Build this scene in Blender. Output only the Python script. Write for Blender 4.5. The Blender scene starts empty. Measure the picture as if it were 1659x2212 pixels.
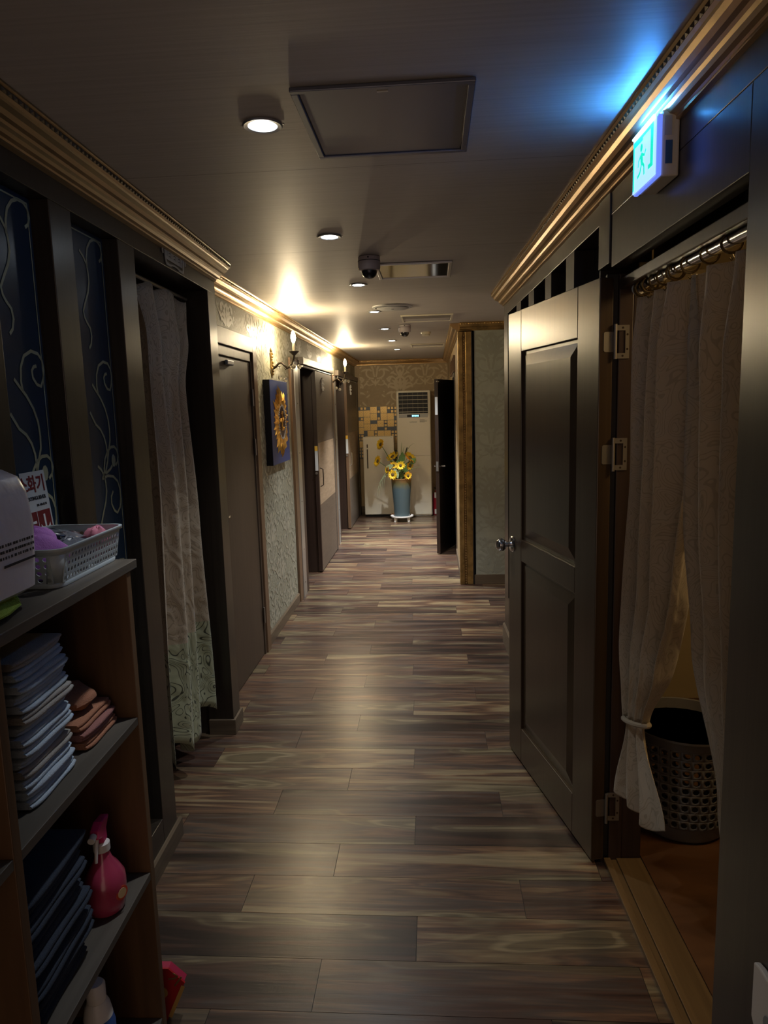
import bpy, bmesh, math, random
from mathutils import Matrix, Vector
random.seed(7)
PI = math.pi
S = bpy.context.scene
C = S.collection

# ------------------------------------------------------------------ camera
cam = bpy.data.cameras.new('camera'); camo = bpy.data.objects.new('camera', cam); C.objects.link(camo)
r_ = Vector((0.99741, -0.01755, -0.06972)); d_ = Vector((0.06618, -0.14713, 0.98690))
u_ = Vector((-0.02758, -0.98896, -0.14559))
X = Vector((r_.x, d_.x, u_.x)); Yd = Vector((r_.y, d_.y, u_.y)); Zf = Vector((r_.z, d_.z, u_.z))
Zf.normalize(); X = (X - Zf * X.dot(Zf)).normalized(); Up = X.cross(Zf)
if Up.z < 0: Up = -Up
Mx = Matrix((X, Up, -Zf)).transposed().to_4x4(); Mx.translation = Vector((0, 0, 1.55))
camo.matrix_world = Mx
cam.sensor_fit = 'AUTO'; cam.sensor_width = 36; cam.lens = 1535 / 2212 * 36; cam.clip_start = .02
S.camera = camo
# ------------------------------------------------------------------ world, exposure
w = bpy.data.worlds.new('world'); S.world = w; w.use_nodes = True
w.node_tree.nodes['Background'].inputs[0].default_value = (1.0, .70, .52, 1)
w.node_tree.nodes['Background'].inputs[1].default_value = .20
S.view_settings.view_transform = 'Standard'; S.view_settings.look = 'None'
S.view_settings.gamma = 1; S.view_settings.use_curve_mapping = False
S.view_settings.exposure = 1.75
DOWN_W = 42.0; SCONCE_E = 260.0; SIGN_E = .9; DOWN_E = 14.0
CEIL = 2.225

# ------------------------------------------------------------------ materials
def new_mat(name):
    m = bpy.data.materials.new(name); m.use_nodes = True
    return m, m.node_tree.nodes, m.node_tree.links, m.node_tree.nodes['Principled BSDF']
def mat(name, col, rough=.5, metal=0., spec=.5, bump=0., bscale=60., coat=0., emit=None, es=0., var=0.):
    m, N, L, P = new_mat(name)
    P.inputs['Base Color'].default_value = (*col, 1); P.inputs['Roughness'].default_value = rough
    P.inputs['Metallic'].default_value = metal; P.inputs['Specular IOR Level'].default_value = spec
    P.inputs['Coat Weight'].default_value = coat
    if emit:
        P.inputs['Emission Color'].default_value = (*emit, 1); P.inputs['Emission Strength'].default_value = es
    tc = N.new('ShaderNodeTexCoord')
    n = N.new('ShaderNodeTexNoise'); n.inputs['Scale'].default_value = bscale; n.inputs['Detail'].default_value = 3
    L.new(tc.outputs['Object'], n.inputs['Vector'])
    if var:
        n2 = N.new('ShaderNodeTexNoise'); n2.inputs['Scale'].default_value = bscale * .15
        L.new(tc.outputs['Object'], n2.inputs['Vector'])
        r = N.new('ShaderNodeValToRGB'); r.color_ramp.elements[0].position = .3; r.color_ramp.elements[1].position = .7
        r.color_ramp.elements[0].color = (*[c * (1 - var) for c in col], 1); r.color_ramp.elements[1].color = (*[min(1, c * (1 + var)) for c in col], 1)
        L.new(n2.outputs['Fac'], r.inputs['Fac']); L.new(r.outputs['Color'], P.inputs['Base Color'])
    if bump:
        b = N.new('ShaderNodeBump'); b.inputs['Strength'].default_value = bump; b.inputs['Distance'].default_value = .002
        L.new(n.outputs['Fac'], b.inputs['Height']); L.new(b.outputs['Normal'], P.inputs['Normal'])
    return m
def wood(name, c1, c2, rough=.4, scale=(2, 2, 40), bump=.15, coat=0., metal=0.):
    m, N, L, P = new_mat(name)
    tc = N.new('ShaderNodeTexCoord'); mp = N.new('ShaderNodeMapping'); mp.inputs['Scale'].default_value = scale
    n = N.new('ShaderNodeTexNoise'); n.inputs['Scale'].default_value = 1; n.inputs['Detail'].default_value = 5; n.inputs['Distortion'].default_value = .6
    r = N.new('ShaderNodeValToRGB'); r.color_ramp.elements[0].color = (*c1, 1); r.color_ramp.elements[1].color = (*c2, 1)
    r.color_ramp.elements[0].position = .3; r.color_ramp.elements[1].position = .72
    b = N.new('ShaderNodeBump'); b.inputs['Strength'].default_value = bump; b.inputs['Distance'].default_value = .001
    L.new(tc.outputs['Object'], mp.inputs['Vector']); L.new(mp.outputs['Vector'], n.inputs['Vector'])
    L.new(n.outputs['Fac'], r.inputs['Fac']); L.new(r.outputs['Color'], P.inputs['Base Color'])
    L.new(n.outputs['Fac'], b.inputs['Height']); L.new(b.outputs['Normal'], P.inputs['Normal'])
    P.inputs['Roughness'].default_value = rough; P.inputs['Coat Weight'].default_value = coat; P.inputs['Metallic'].default_value = metal
    return m
VERT = (30, 30, 1.5)
M = {}
M['booth'] = wood('dark_satin_film', (.020, .0145, .010), (.032, .024, .017), .30, (60, 60, 1.2), .10)
M['boothline'] = mat('dark_edge', (.012, .011, .010), .5)
M['doorbrown'] = wood('brown_painted_door', (.034, .021, .011), (.048, .030, .016), .28, (45, 45, 1.2), .12)
M['jambred'] = wood('reddish_dark_wood', (.024, .012, .008), (.040, .021, .013), .45, (50, 50, 1.5), .1)
M['leafdark'] = wood('brown_laminate', (.070, .046, .028), (.100, .068, .042), .6, (6, 6, 60), .08)
M['leaflight'] = wood('light_oak_laminate', (.21, .145, .085), (.30, .21, .13), .6, (6, 5, 50), .08)
M['leaflow'] = wood('dark_grey_laminate', (.075, .058, .045), (.11, .086, .066), .42, (6, 6, 60), .08)
M['jambwood'] = wood('jamb_wood', (.10, .055, .028), (.17, .10, .055), .4, (50, 50, 1.5), .1)
M['brown'] = wood('plain_brown_door', (.050, .032, .019), (.072, .047, .029), .5, (40, 40, 1.2), .1)
M['base'] = wood('baseboard_wood', (.085, .060, .038), (.13, .095, .060), .42, (2, 3, 60), .1)
M['shelf'] = wood('pine_shelf', (.085, .045, .020), (.16, .088, .040), .5, (25, 25, 2.0), .2)
M['shelftop'] = wood('worn_shelf_board', (.060, .050, .038), (.095, .080, .062), .55, (40, 3, 40), .2)
M['thresh'] = wood('threshold_wood', (.085, .048, .016), (.14, .082, .03), .4, (40, 2, 40), .1)
M['roomfloor'] = wood('room_floor', (.055, .022, .008), (.11, .048, .018), .4, (3, 12, 3), .1)
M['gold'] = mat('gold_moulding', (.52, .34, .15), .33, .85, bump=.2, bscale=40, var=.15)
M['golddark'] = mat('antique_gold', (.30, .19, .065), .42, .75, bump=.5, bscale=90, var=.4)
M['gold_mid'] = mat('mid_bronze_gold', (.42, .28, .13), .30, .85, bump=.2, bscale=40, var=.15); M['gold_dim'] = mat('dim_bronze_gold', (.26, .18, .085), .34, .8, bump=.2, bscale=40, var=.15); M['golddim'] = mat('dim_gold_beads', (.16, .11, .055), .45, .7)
M['goldleaf'] = mat('gold_leaf_relief', (.78, .45, .10), .3, .8, bump=1., bscale=120, var=.3)
M['steel'] = mat('brushed_steel', (.55, .56, .56), .35, .9)
M['chrome'] = mat('chrome', (.62, .64, .68), .14, 1.)
M['hinge'] = mat('hinge_metal', (.30, .28, .24), .38, .8)
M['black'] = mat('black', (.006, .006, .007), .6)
M['blackplastic'] = mat('black_plastic', (.012, .012, .013), .25)
M['white'] = mat('white_plastic', (.72, .70, .66), .4)
M['cream'] = mat('cream_plastic', (.62, .57, .44), .4)
M['fridge'] = mat('cream_enamel', (.74, .69, .55), .28, coat=.3)
M['grey'] = mat('grey_plastic', (.30, .32, .34), .45)
M['lilac_plate'] = mat('grey_blue_plate', (.10, .11, .15), .28, .35)
M['inkred'] = mat('dark_red_print', (.13, .010, .014), .5)
M['ink'] = mat('black_print', (.015, .015, .02), .6)
M['paper'] = mat('white_paper', (.60, .62, .62), .5)
M['iron'] = mat('antique_bronze', (.045, .030, .018), .42, .4)
M['cord'] = mat('cord', (.02, .02, .02), .6)
M['lattice'] = mat('cream_glass_print', (.34, .33, .21), .5)
M['notice_white'] = mat('notice_white', (.42, .44, .45), .5)
M['plaque'] = mat('grey_plaque', (.42, .42, .40), .5)

def ceiling_mat():
    m, N, L, P = new_mat('pearl_ceiling_paper')
    tc = N.new('ShaderNodeTexCoord'); mp = N.new('ShaderNodeMapping'); mp.inputs['Scale'].default_value = (1.6, 110, 1)
    n = N.new('ShaderNodeTexNoise'); n.inputs['Scale'].default_value = 1; n.inputs['Detail'].default_value = 4; n.inputs['Roughness'].default_value = .55
    r = N.new('ShaderNodeValToRGB'); r.color_ramp.elements[0].color = (.47, .435, .39, 1); r.color_ramp.elements[1].color = (.55, .51, .46, 1)
    r.color_ramp.elements[0].position = .3; r.color_ramp.elements[1].position = .7
    b = N.new('ShaderNodeBump'); b.inputs['Strength'].default_value = .17; b.inputs['Distance'].default_value = .0014
    L.new(tc.outputs['Object'], mp.inputs[0]); L.new(mp.outputs[0], n.inputs['Vector']); L.new(n.outputs['Fac'], r.inputs[0])
    # seams of the paper strips every 1.06 m
    sx = N.new('ShaderNodeSeparateXYZ'); L.new(tc.outputs['Object'], sx.inputs[0])
    q = N.new('ShaderNodeMath'); q.operation = 'MODULO'; q.inputs[1].default_value = 1.06; L.new(sx.outputs['Y'], q.inputs[0])
    lt = N.new('ShaderNodeMath'); lt.operation = 'LESS_THAN'; lt.inputs[1].default_value = .003; L.new(q.outputs[0], lt.inputs[0])
    mx = N.new('ShaderNodeMix'); mx.data_type = 'RGBA'; mx.inputs[7].default_value = (.24, .21, .17, 1)
    L.new(lt.outputs[0], mx.inputs[0]); L.new(r.outputs[0], mx.inputs[6]); L.new(mx.outputs[2], P.inputs['Base Color'])
    L.new(n.outputs['Fac'], b.inputs['Height']); L.new(b.outputs[0], P.inputs['Normal'])
    P.inputs['Roughness'].default_value = .50; P.inputs['Metallic'].default_value = .2; P.inputs['Specular IOR Level'].default_value = .5
    return m
M['ceiling'] = ceiling_mat()

def paper_mat(name, c1, c2, rough=.5, bump=.4, sc=9.):
    m, N, L, P = new_mat(name)
    tc = N.new('ShaderNodeTexCoord')
    n = N.new('ShaderNodeTexNoise'); n.inputs['Scale'].default_value = sc; n.inputs['Detail'].default_value = 2; n.inputs['Distortion'].default_value = 1.5
    fine = N.new('ShaderNodeTexNoise'); fine.inputs['Scale'].default_value = 70; fine.inputs['Detail'].default_value = 3
    ab = N.new('ShaderNodeMath'); ab.operation = 'SUBTRACT'; ab.inputs[1].default_value = .5
    a2 = N.new('ShaderNodeMath'); a2.operation = 'ABSOLUTE'
    r = N.new('ShaderNodeValToRGB'); r.color_ramp.elements[0].color = (*c2, 1); r.color_ramp.elements[1].color = (*c1, 1)
    r.color_ramp.elements[0].position = .012; r.color_ramp.elements[1].position = .03
    ad = N.new('ShaderNodeMath'); ad.operation = 'ADD'
    b = N.new('ShaderNodeBump'); b.inputs['Strength'].default_value = bump; b.inputs['Distance'].default_value = .003
    L.new(tc.outputs['Object'], n.inputs['Vector']); L.new(tc.outputs['Object'], fine.inputs['Vector'])
    L.new(n.outputs['Fac'], ab.inputs[0]); L.new(ab.outputs[0], a2.inputs[0]); L.new(a2.outputs[0], r.inputs[0])
    L.new(r.outputs[0], P.inputs['Base Color']); L.new(n.outputs['Fac'], ad.inputs[0]); L.new(fine.outputs['Fac'], ad.inputs[1])
    L.new(ad.outputs[0], b.inputs['Height']); L.new(b.outputs[0], P.inputs['Normal'])
    P.inputs['Roughness'].default_value = rough; P.inputs['Specular IOR Level'].default_value = .25
    return m
M['paper_left'] = paper_mat('silver_green_wallpaper', (.27, .26, .19), (.31, .30, .22), .6, .9, 30.)
M['paper_alcove'] = mat('silver_green_damask_ground', (.30, .31, .25), .42, bump=.2, bscale=120, var=.06)
M['paper_back'] = mat('tan_damask_ground', (.36, .26, .135), .48, bump=.25, bscale=160, var=.06)
M['flock_back'] = mat('tan_damask_figure', (.50, .39, .225), .42, bump=.2, bscale=120)
M['flock_alcove'] = mat('silver_damask_figure', (.255, .262, .208), .42, bump=.2, bscale=120)
M['flock_left'] = mat('silver_damask_figure_left', (.36, .35, .27), .38, bump=.4, bscale=120)

def plank_mat():
    m, N, L, P = new_mat('vinyl_plank')
    tc = N.new('ShaderNodeTexCoord'); oi = N.new('ShaderNodeObjectInfo')
    mul = N.new('ShaderNodeMath'); mul.operation = 'MULTIPLY'; mul.inputs[1].default_value = 57.
    L.new(oi.outputs['Random'], mul.inputs[0])
    cmb = N.new('ShaderNodeCombineXYZ'); L.new(mul.outputs[0], cmb.inputs[0]); L.new(mul.outputs[0], cmb.inputs[1])
    add = N.new('ShaderNodeVectorMath'); L.new(tc.outputs['Object'], add.inputs[0]); L.new(cmb.outputs[0], add.inputs[1])
    def noise(scale, det, dist=0.):
        mp = N.new('ShaderNodeMapping'); mp.inputs['Scale'].default_value = scale
        n = N.new('ShaderNodeTexNoise'); n.inputs['Scale'].default_value = 1; n.inputs['Detail'].default_value = det; n.inputs['Distortion'].default_value = dist
        L.new(add.outputs[0], mp.inputs[0]); L.new(mp.outputs[0], n.inputs['Vector']); return n
    big = noise((1.3, 15, 1), 4, .7); grain = noise((3.5, 75, 1), 5, .9); pale = noise((1.1, 7.5, 1), 2, .5)
    r = N.new('ShaderNodeValToRGB'); e = r.color_ramp.elements
    e[0].position = .30; e[0].color = (.020, .012, .010, 1); e[1].position = .72; e[1].color = (.20, .15, .085, 1)
    for p, c in ((.41, (.060, .030, .020)), (.47, (.058, .044, .037)), (.53, (.120, .066, .040)), (.59, (.055, .031, .023)), (.65, (.130, .070, .038))):
        q = e.new(p); q.color = (*c, 1)
    ad = N.new('ShaderNodeMath'); ad.operation = 'MULTIPLY_ADD'; ad.inputs[1].default_value = .34
    sh = N.new('ShaderNodeMath'); sh.operation = 'ADD'; sh.inputs[1].default_value = -.17
    L.new(oi.outputs['Random'], ad.inputs[0]); L.new(big.outputs['Fac'], ad.inputs[2]); L.new(ad.outputs[0], sh.inputs[0]); L.new(sh.outputs[0], r.inputs[0])
    # pale heartwood with rings
    ring = N.new('ShaderNodeMath'); ring.operation = 'MULTIPLY'; ring.inputs[1].default_value = 90.; L.new(pale.outputs['Fac'], ring.inputs[0])
    sn = N.new('ShaderNodeMath'); sn.operation = 'SINE'; L.new(ring.outputs[0], sn.inputs[0])
    gr = N.new('ShaderNodeValToRGB'); gr.color_ramp.elements[0].position = .53; gr.color_ramp.elements[1].position = .66
    L.new(pale.outputs['Fac'], gr.inputs[0])
    pc = N.new('ShaderNodeValToRGB'); pc.color_ramp.elements[0].color = (.10, .076, .043, 1); pc.color_ramp.elements[1].color = (.19, .155, .09, 1)
    pc.color_ramp.elements[0].position = 0.; pc.color_ramp.elements[1].position = 1.
    L.new(sn.outputs[0], pc.inputs[0])
    mx = N.new('ShaderNodeMix'); mx.data_type = 'RGBA'
    L.new(gr.outputs[0], mx.inputs[0]); L.new(r.outputs[0], mx.inputs[6]); L.new(pc.outputs[0], mx.inputs[7])
    g2 = N.new('ShaderNodeValToRGB'); g2.color_ramp.elements[0].color = (.60, .58, .58, 1); g2.color_ramp.elements[1].color = (1.2, 1.18, 1.12, 1)
    g2.color_ramp.elements[0].position = .3; g2.color_ramp.elements[1].position = .68
    L.new(grain.outputs['Fac'], g2.inputs[0])
    m2 = N.new('ShaderNodeMix'); m2.data_type = 'RGBA'; m2.blend_type = 'MULTIPLY'; m2.inputs[0].default_value = 1
    L.new(mx.outputs[2], m2.inputs[6]); L.new(g2.outputs[0], m2.inputs[7]); L.new(m2.outputs[2], P.inputs['Base Color'])
    b = N.new('ShaderNodeBump'); b.inputs['Strength'].default_value = .35; b.inputs['Distance'].default_value = .0012
    L.new(grain.outputs['Fac'], b.inputs['Height']); L.new(b.outputs[0], P.inputs['Normal'])
    P.inputs['Roughness'].default_value = .30; P.inputs['Specular IOR Level'].default_value = .65
    return m
M['plank'] = plank_mat()

def curtain_mat(name, c1, c2, sc=14., trans=.25, zsplit=None, c3=None, c4=None, sc2=16.):
    m, N, L, P = new_mat(name)
    uv = N.new('ShaderNodeUVMap'); uv.uv_map = 'UVMap'
    def lines(scale, wd, ca, cb):
        n = N.new('ShaderNodeTexNoise'); n.inputs['Scale'].default_value = scale; n.inputs['Detail'].default_value = 0; n.inputs['Distortion'].default_value = 1.8
        L.new(uv.outputs[0], n.inputs['Vector'])
        mu = N.new('ShaderNodeMath'); mu.operation = 'MULTIPLY'; mu.inputs[1].default_value = 9.; L.new(n.outputs['Fac'], mu.inputs[0])
        fr = N.new('ShaderNodeMath'); fr.operation = 'FRACT'; L.new(mu.outputs[0], fr.inputs[0])
        r = N.new('ShaderNodeValToRGB'); e = r.color_ramp.elements
        e[0].position = .5 - wd; e[0].color = (*ca, 1); e[1].position = .5 - wd + .04; e[1].color = (*cb, 1)
        q = e.new(.5 + wd); q.color = (*cb, 1); q = e.new(.5 + wd + .04); q.color = (*ca, 1)
        L.new(fr.outputs[0], r.inputs[0]); return r, fr
    a, fa = lines(sc, .12, c1, c2)
    out = a.outputs[0]
    if zsplit is not None:
        b2, _ = lines(sc2, .09, c3, c4)
        s = N.new('ShaderNodeSeparateXYZ'); L.new(uv.outputs[0], s.inputs[0])
        lt = N.new('ShaderNodeMath'); lt.operation = 'LESS_THAN'; lt.inputs[1].default_value = zsplit; L.new(s.outputs['Y'], lt.inputs[0])
        mx = N.new('ShaderNodeMix'); mx.data_type = 'RGBA'; L.new(lt.outputs[0], mx.inputs[0]); L.new(out, mx.inputs[6]); L.new(b2.outputs[0], mx.inputs[7]); out = mx.outputs[2]
    L.new(out, P.inputs['Base Color']); P.inputs['Roughness'].default_value = .6
    P.inputs['Sheen Weight'].default_value = .2
    bp = N.new('ShaderNodeBump'); bp.inputs['Strength'].default_value = .35; bp.inputs['Distance'].default_value = .002
    L.new(fa.outputs[0], bp.inputs['Height']); L.new(bp.outputs[0], P.inputs['Normal'])
    tr = N.new('ShaderNodeBsdfTranslucent'); L.new(out, tr.inputs['Color'])
    ms = N.new('ShaderNodeMixShader'); ms.inputs[0].default_value = trans
    L.new(P.outputs[0], ms.inputs[1]); L.new(tr.outputs[0], ms.inputs[2])
    L.new(ms.outputs[0], N['Material Output'].inputs['Surface'])
    return m
M['curtL'] = curtain_mat('cream_jacquard_over_floral', (.54, .45, .33), (.38, .31, .22), 9., .08, .60, (.46, .48, .32), (.07, .075, .05), 6.5)
M['curtR'] = curtain_mat('beige_jacquard', (.50, .43, .32), (.40, .34, .245), 11., .25)

def emit_mat(name, col, st):
    m, N, L, P = new_mat(name)
    P.inputs['Base Color'].default_value = (*[min(1, c) for c in col], 1)
    P.inputs['Emission Color'].default_value = (*col, 1); P.inputs['Emission Strength'].default_value = st
    return m
M['bulb'] = emit_mat('lit_candle_bulb', (1., .80, .50), SCONCE_E)
M['led'] = emit_mat('lit_led_lens', (.80, .90, 1.), DOWN_E)
M['signface'] = emit_mat('lit_sign_face', (.15, .27, .95), SIGN_E)
M['signgreen'] = emit_mat('lit_sign_green', (.0, .30, .20), .8)
M['display'] = emit_mat('blue_display', (.1, .55, 1.), 3.)

# ------------------------------------------------------------------ mesh helpers
def place(o, parent=None):
    C.objects.link(o)
    if parent is not None: o.parent = parent
    return o
class MB:
    def __init__(s): s.v = []; s.f = []; s.uv = None
    def add(s, vs, fs):
        k = len(s.v); s.v += [tuple(p) for p in vs]; s.f += [tuple(i + k for i in f) for f in fs]; return s
    def box(s, x0, x1, y0, y1, z0, z1):
        return s.add([(x0,y0,z0),(x1,y0,z0),(x1,y1,z0),(x0,y1,z0),(x0,y0,z1),(x1,y0,z1),(x1,y1,z1),(x0,y1,z1)],
              [(0,3,2,1),(4,5,6,7),(0,1,5,4),(1,2,6,5),(2,3,7,6),(3,0,4,7)])
    def prism(s, poly, a, b, axis='x'):
        n = len(poly)
        def P(p, t): return {'x': (t, p[0], p[1]), 'y': (p[0], t, p[1]), 'z': (p[0], p[1], t)}[axis]
        vs = [P(p, a) for p in poly] + [P(p, b) for p in poly]
        fs = [tuple(range(n))[::-1], tuple(range(n, 2 * n))] + [(i, (i + 1) % n, n + (i + 1) % n, n + i) for i in range(n)]
        return s.add(vs, fs)
    def tube(s, pts, r, n=8, cap=True):
        pts = [Vector(p) for p in pts]; m = len(pts)
        R = r if isinstance(r, (list, tuple)) else [r] * m
        t0 = (pts[1] - pts[0]).normalized(); a = t0.orthogonal().normalized(); vs = []
        for i, p in enumerate(pts):
            t = (pts[min(i + 1, m - 1)] - pts[max(i - 1, 0)]).normalized()
            a = (a - t * a.dot(t)).normalized(); b = t.cross(a)
            for k in range(n):
                an = 2 * PI * k / n; vs.append(p + (a * math.cos(an) + b * math.sin(an)) * R[i])
        fs = [(i * n + k, i * n + (k + 1) % n, (i + 1) * n + (k + 1) % n, (i + 1) * n + k) for i in range(m - 1) for k in range(n)]
        if cap: fs += [tuple(range(n))[::-1], tuple((m - 1) * n + k for k in range(n))]
        return s.add(vs, fs)
    def lathe(s, prof, n=24, c=(0, 0, 0), axis='z', sx=1., sy=1.):
        vs = []
        for r, h in prof:
            for k in range(n):
                a = 2 * PI * k / n; x, y = r * math.cos(a) * sx, r * math.sin(a) * sy
                p = {'z': (x, y, h), 'x': (h, x, y), 'y': (x, h, y)}[axis]
                vs.append((p[0] + c[0], p[1] + c[1], p[2] + c[2]))
        m = len(prof)
        fs = [(i * n + k, i * n + (k + 1) % n, (i + 1) * n + (k + 1) % n, (i + 1) * n + k) for i in range(m - 1) for k in range(n)]
        if prof[0][0] > 1e-5: fs.append(tuple(range(n))[::-1])
        if prof[-1][0] > 1e-5: fs.append(tuple((m - 1) * n + k for k in range(n)))
        return s.add(vs, fs)
    def ball(s, c, r, n=8, sz=1.):
        m = n // 2 + 1
        return s.lathe([(max(1e-6, r * math.sin(PI * i / m)), -r * sz * math.cos(PI * i / m)) for i in range(m + 1)], n, c)
    def ribbon(s, pts, wd, fmap, clip=None, th=.0006):
        """flat stroke in 2D; fmap(u, v, h) gives the 3D point"""
        m = len(pts); W = wd if isinstance(wd, (list, tuple)) else [wd] * m; vs = []
        for i in range(m):
            x0, y0 = pts[max(i - 1, 0)]; x1, y1 = pts[min(i + 1, m - 1)]
            dx, dy = x1 - x0, y1 - y0; l = math.hypot(dx, dy) or 1; nx, ny = -dy / l, dx / l; x, y = pts[i]
            vs.append((x + nx * W[i] / 2, y + ny * W[i] / 2)); vs.append((x - nx * W[i] / 2, y - ny * W[i] / 2))
        fs = []
        for i in range(m - 1):
            q = (2 * i, 2 * i + 1, 2 * i + 3, 2 * i + 2)
            if clip and not all(clip[0] <= vs[k][0] <= clip[1] and clip[2] <= vs[k][1] <= clip[3] for k in q): continue
            fs.append(q)
        return s.add([fmap(a, b, th) for a, b in vs], fs) if fs else s
    def disc(s, x, y, r, fmap, clip=None, th=.0006, n=10, sx=1.):
        if clip and not (clip[0] + r <= x <= clip[1] - r and clip[2] + r <= y <= clip[3] - r): return s
        return s.add([fmap(x + r * sx * math.cos(2 * PI * k / n), y + r * math.sin(2 * PI * k / n), th) for k in range(n)], [tuple(range(n))])
    def build(s, name, m, parent=None, smooth=False, bevel=0., solid=0., loc=None, rz=None, uvs=None):
        me = bpy.data.meshes.new(name); me.from_pydata(s.v, [], s.f); me.update()
        bm = bmesh.new(); bm.from_mesh(me)
        if uvs is None: bmesh.ops.recalc_face_normals(bm, faces=bm.faces)
        bm.to_mesh(me); bm.free()
        if uvs is not None:
            ul = me.uv_layers.new(name='UVMap')
            for lp in me.loops: ul.data[lp.index].uv = uvs[lp.vertex_index]
        if smooth:
            for p in me.polygons: p.use_smooth = True
            try: me.set_sharp_from_angle(angle=math.radians(40))
            except Exception: pass
        me.materials.append(M[m] if isinstance(m, str) else m)
        o = bpy.data.objects.new(name, me); place(o, parent)
        if loc is not None: o.location = loc
        if rz is not None: o.rotation_euler = (0, 0, rz)
        if bevel:
            b = o.modifiers.new('bevel', 'BEVEL'); b.width = bevel; b.segments = 2; b.limit_method = 'ANGLE'
        if solid:
            b = o.modifiers.new('solidify', 'SOLIDIFY'); b.thickness = solid; b.offset = 0
        return o
def box(name, m, parent, x0, x1, y0, y1, z0, z1, bevel=0., **k): return MB().box(x0, x1, y0, y1, z0, z1).build(name, m, parent, bevel=bevel, **k)
def tag(o, label=None, cat=None, group=None, kind=None):
    if label: o['label'] = label
    if cat: o['category'] = cat
    if group: o['group'] = group
    if kind: o['kind'] = kind
    return o
def thing(name, label, cat, loc=(0, 0, 0), rz=0., group=None, kind=None):
    o = bpy.data.objects.new(name, None); place(o); o.location = loc; o.rotation_euler = (0, 0, rz); o.empty_display_size = .1
    return tag(o, label, cat, group, kind)
KIDS = {}
def dup(root, loc, label, group=None, rz=None):
    r = root.copy(); C.objects.link(r); r.location = loc; r['label'] = label
    if group: r['group'] = group
    if rz is not None: r.rotation_euler = (0, 0, rz)
    for ch in [o for o in list(C.objects) if o.parent == root]:
        c = ch.copy(); C.objects.link(c); c.parent = r
        for g in [o for o in list(C.objects) if o.parent == ch]:
            d = g.copy(); C.objects.link(d); d.parent = c
    return r
TH = math.atan(.0314)
FLo = Vector((-.886, 0, 0)); FRo = Vector((.598, 0, 0))      # the two timber booths stand 1.8 degrees off the corridor
def inF(o, x, y, z=0.):
    return Vector((o.x + x * math.cos(TH) - y * math.sin(TH), o.y + x * math.sin(TH) + y * math.cos(TH), z))
def text(name, body, size, m, parent, mtx, bold=0., clipx=None, sx=1.):
    cu = bpy.data.curves.new(name, 'FONT'); cu.body = body; cu.size = size; cu.align_x = 'CENTER'; cu.align_y = 'CENTER'
    cu.extrude = .0004; cu.offset = bold; cu.resolution_u = 3
    o = bpy.data.objects.new(name, cu); C.objects.link(o); bpy.context.view_layer.update()
    me = bpy.data.meshes.new_from_object(o.evaluated_get(bpy.context.evaluated_depsgraph_get()))
    C.objects.unlink(o); bpy.data.objects.remove(o); bpy.data.curves.remove(cu)
    if clipx is not None:
        bm = bmesh.new(); bm.from_mesh(me)
        bmesh.ops.bisect_plane(bm, geom=bm.verts[:] + bm.edges[:] + bm.faces[:], plane_co=(clipx, 0, 0), plane_no=(-1, 0, 0), clear_outer=True)
        bm.to_mesh(me); bm.free()
    me.transform(mtx @ Matrix.Diagonal((sx, 1, 1, 1)))
    me.materials.clear(); me.materials.append(M[m]); me.name = name
    t = bpy.data.objects.new(name, me); place(t, parent); return t
# orientation matrices: text lying in a plane, u to the viewer's right, v up
def face_px(x, y, z, rot=0.):    # plane whose normal is +x  (left wall seen from corridor: right = +y)
    return Matrix.Translation((x, y, z)) @ Matrix(((0, 0, 1, 0), (1, 0, 0, 0), (0, 1, 0, 0), (0, 0, 0, 1))) @ Matrix.Rotation(rot, 4, 'Z')
def face_my(x, y, z, rot=0.):    # normal -y, right = +x
    return Matrix.Translation((x, y, z)) @ Matrix(((1, 0, 0, 0), (0, 0, -1, 0), (0, 1, 0, 0), (0, 0, 0, 1))) @ Matrix.Rotation(rot, 4, 'Z')
def face_mx(x, y, z, rot=0.):    # normal -x, right = -y
    return Matrix.Translation((x, y, z)) @ Matrix(((0, 0, -1, 0), (-1, 0, 0, 0), (0, 1, 0, 0), (0, 0, 0, 1))) @ Matrix.Rotation(rot, 4, 'Z')

# ------------------------------------------------------------------ floor
fl = MB().box(-2.2, 2.2, -1.2, 10.9, -.08, -.0035).build('floor', 'boothline')
tag(fl, 'brown and grey wood-look vinyl plank floor of the corridor', 'floor', kind='structure')
PL, PW = .884, .18
pm = MB().box(-PL / 2 + .0008, PL / 2 - .0008, -PW / 2 + .0007, PW / 2 - .0007, -.0035, 0).build('plank', 'plank', fl)
first = True
for k in range(-13, 45):
    y = 2.52 + PW * k + PW / 2
    if y > 10.52: break
    j = -.641 + .268 * (k % 3) - .0165 * (k // 3)
    while j > -1.3: j -= PL
    x = j
    while x < (1.75 if 4.4 < y < 6.2 else (.75 if y < 4.5 else .45)):
        xc = x + PL / 2
        if xc + PL / 2 > -1.3:
            o = pm if first else pm.copy()
            if not first: C.objects.link(o)
            o.location = (xc, y, 0); first = False
        x += PL

# ------------------------------------------------------------------ ceiling
ce = MB().box(-2.2, 2.2, -1.2, 10.9, CEIL, CEIL + .08).build('ceiling', 'ceiling')
tag(ce, 'glossy grey-brown pearl papered ceiling above the corridor', 'ceiling', kind='structure')

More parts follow.
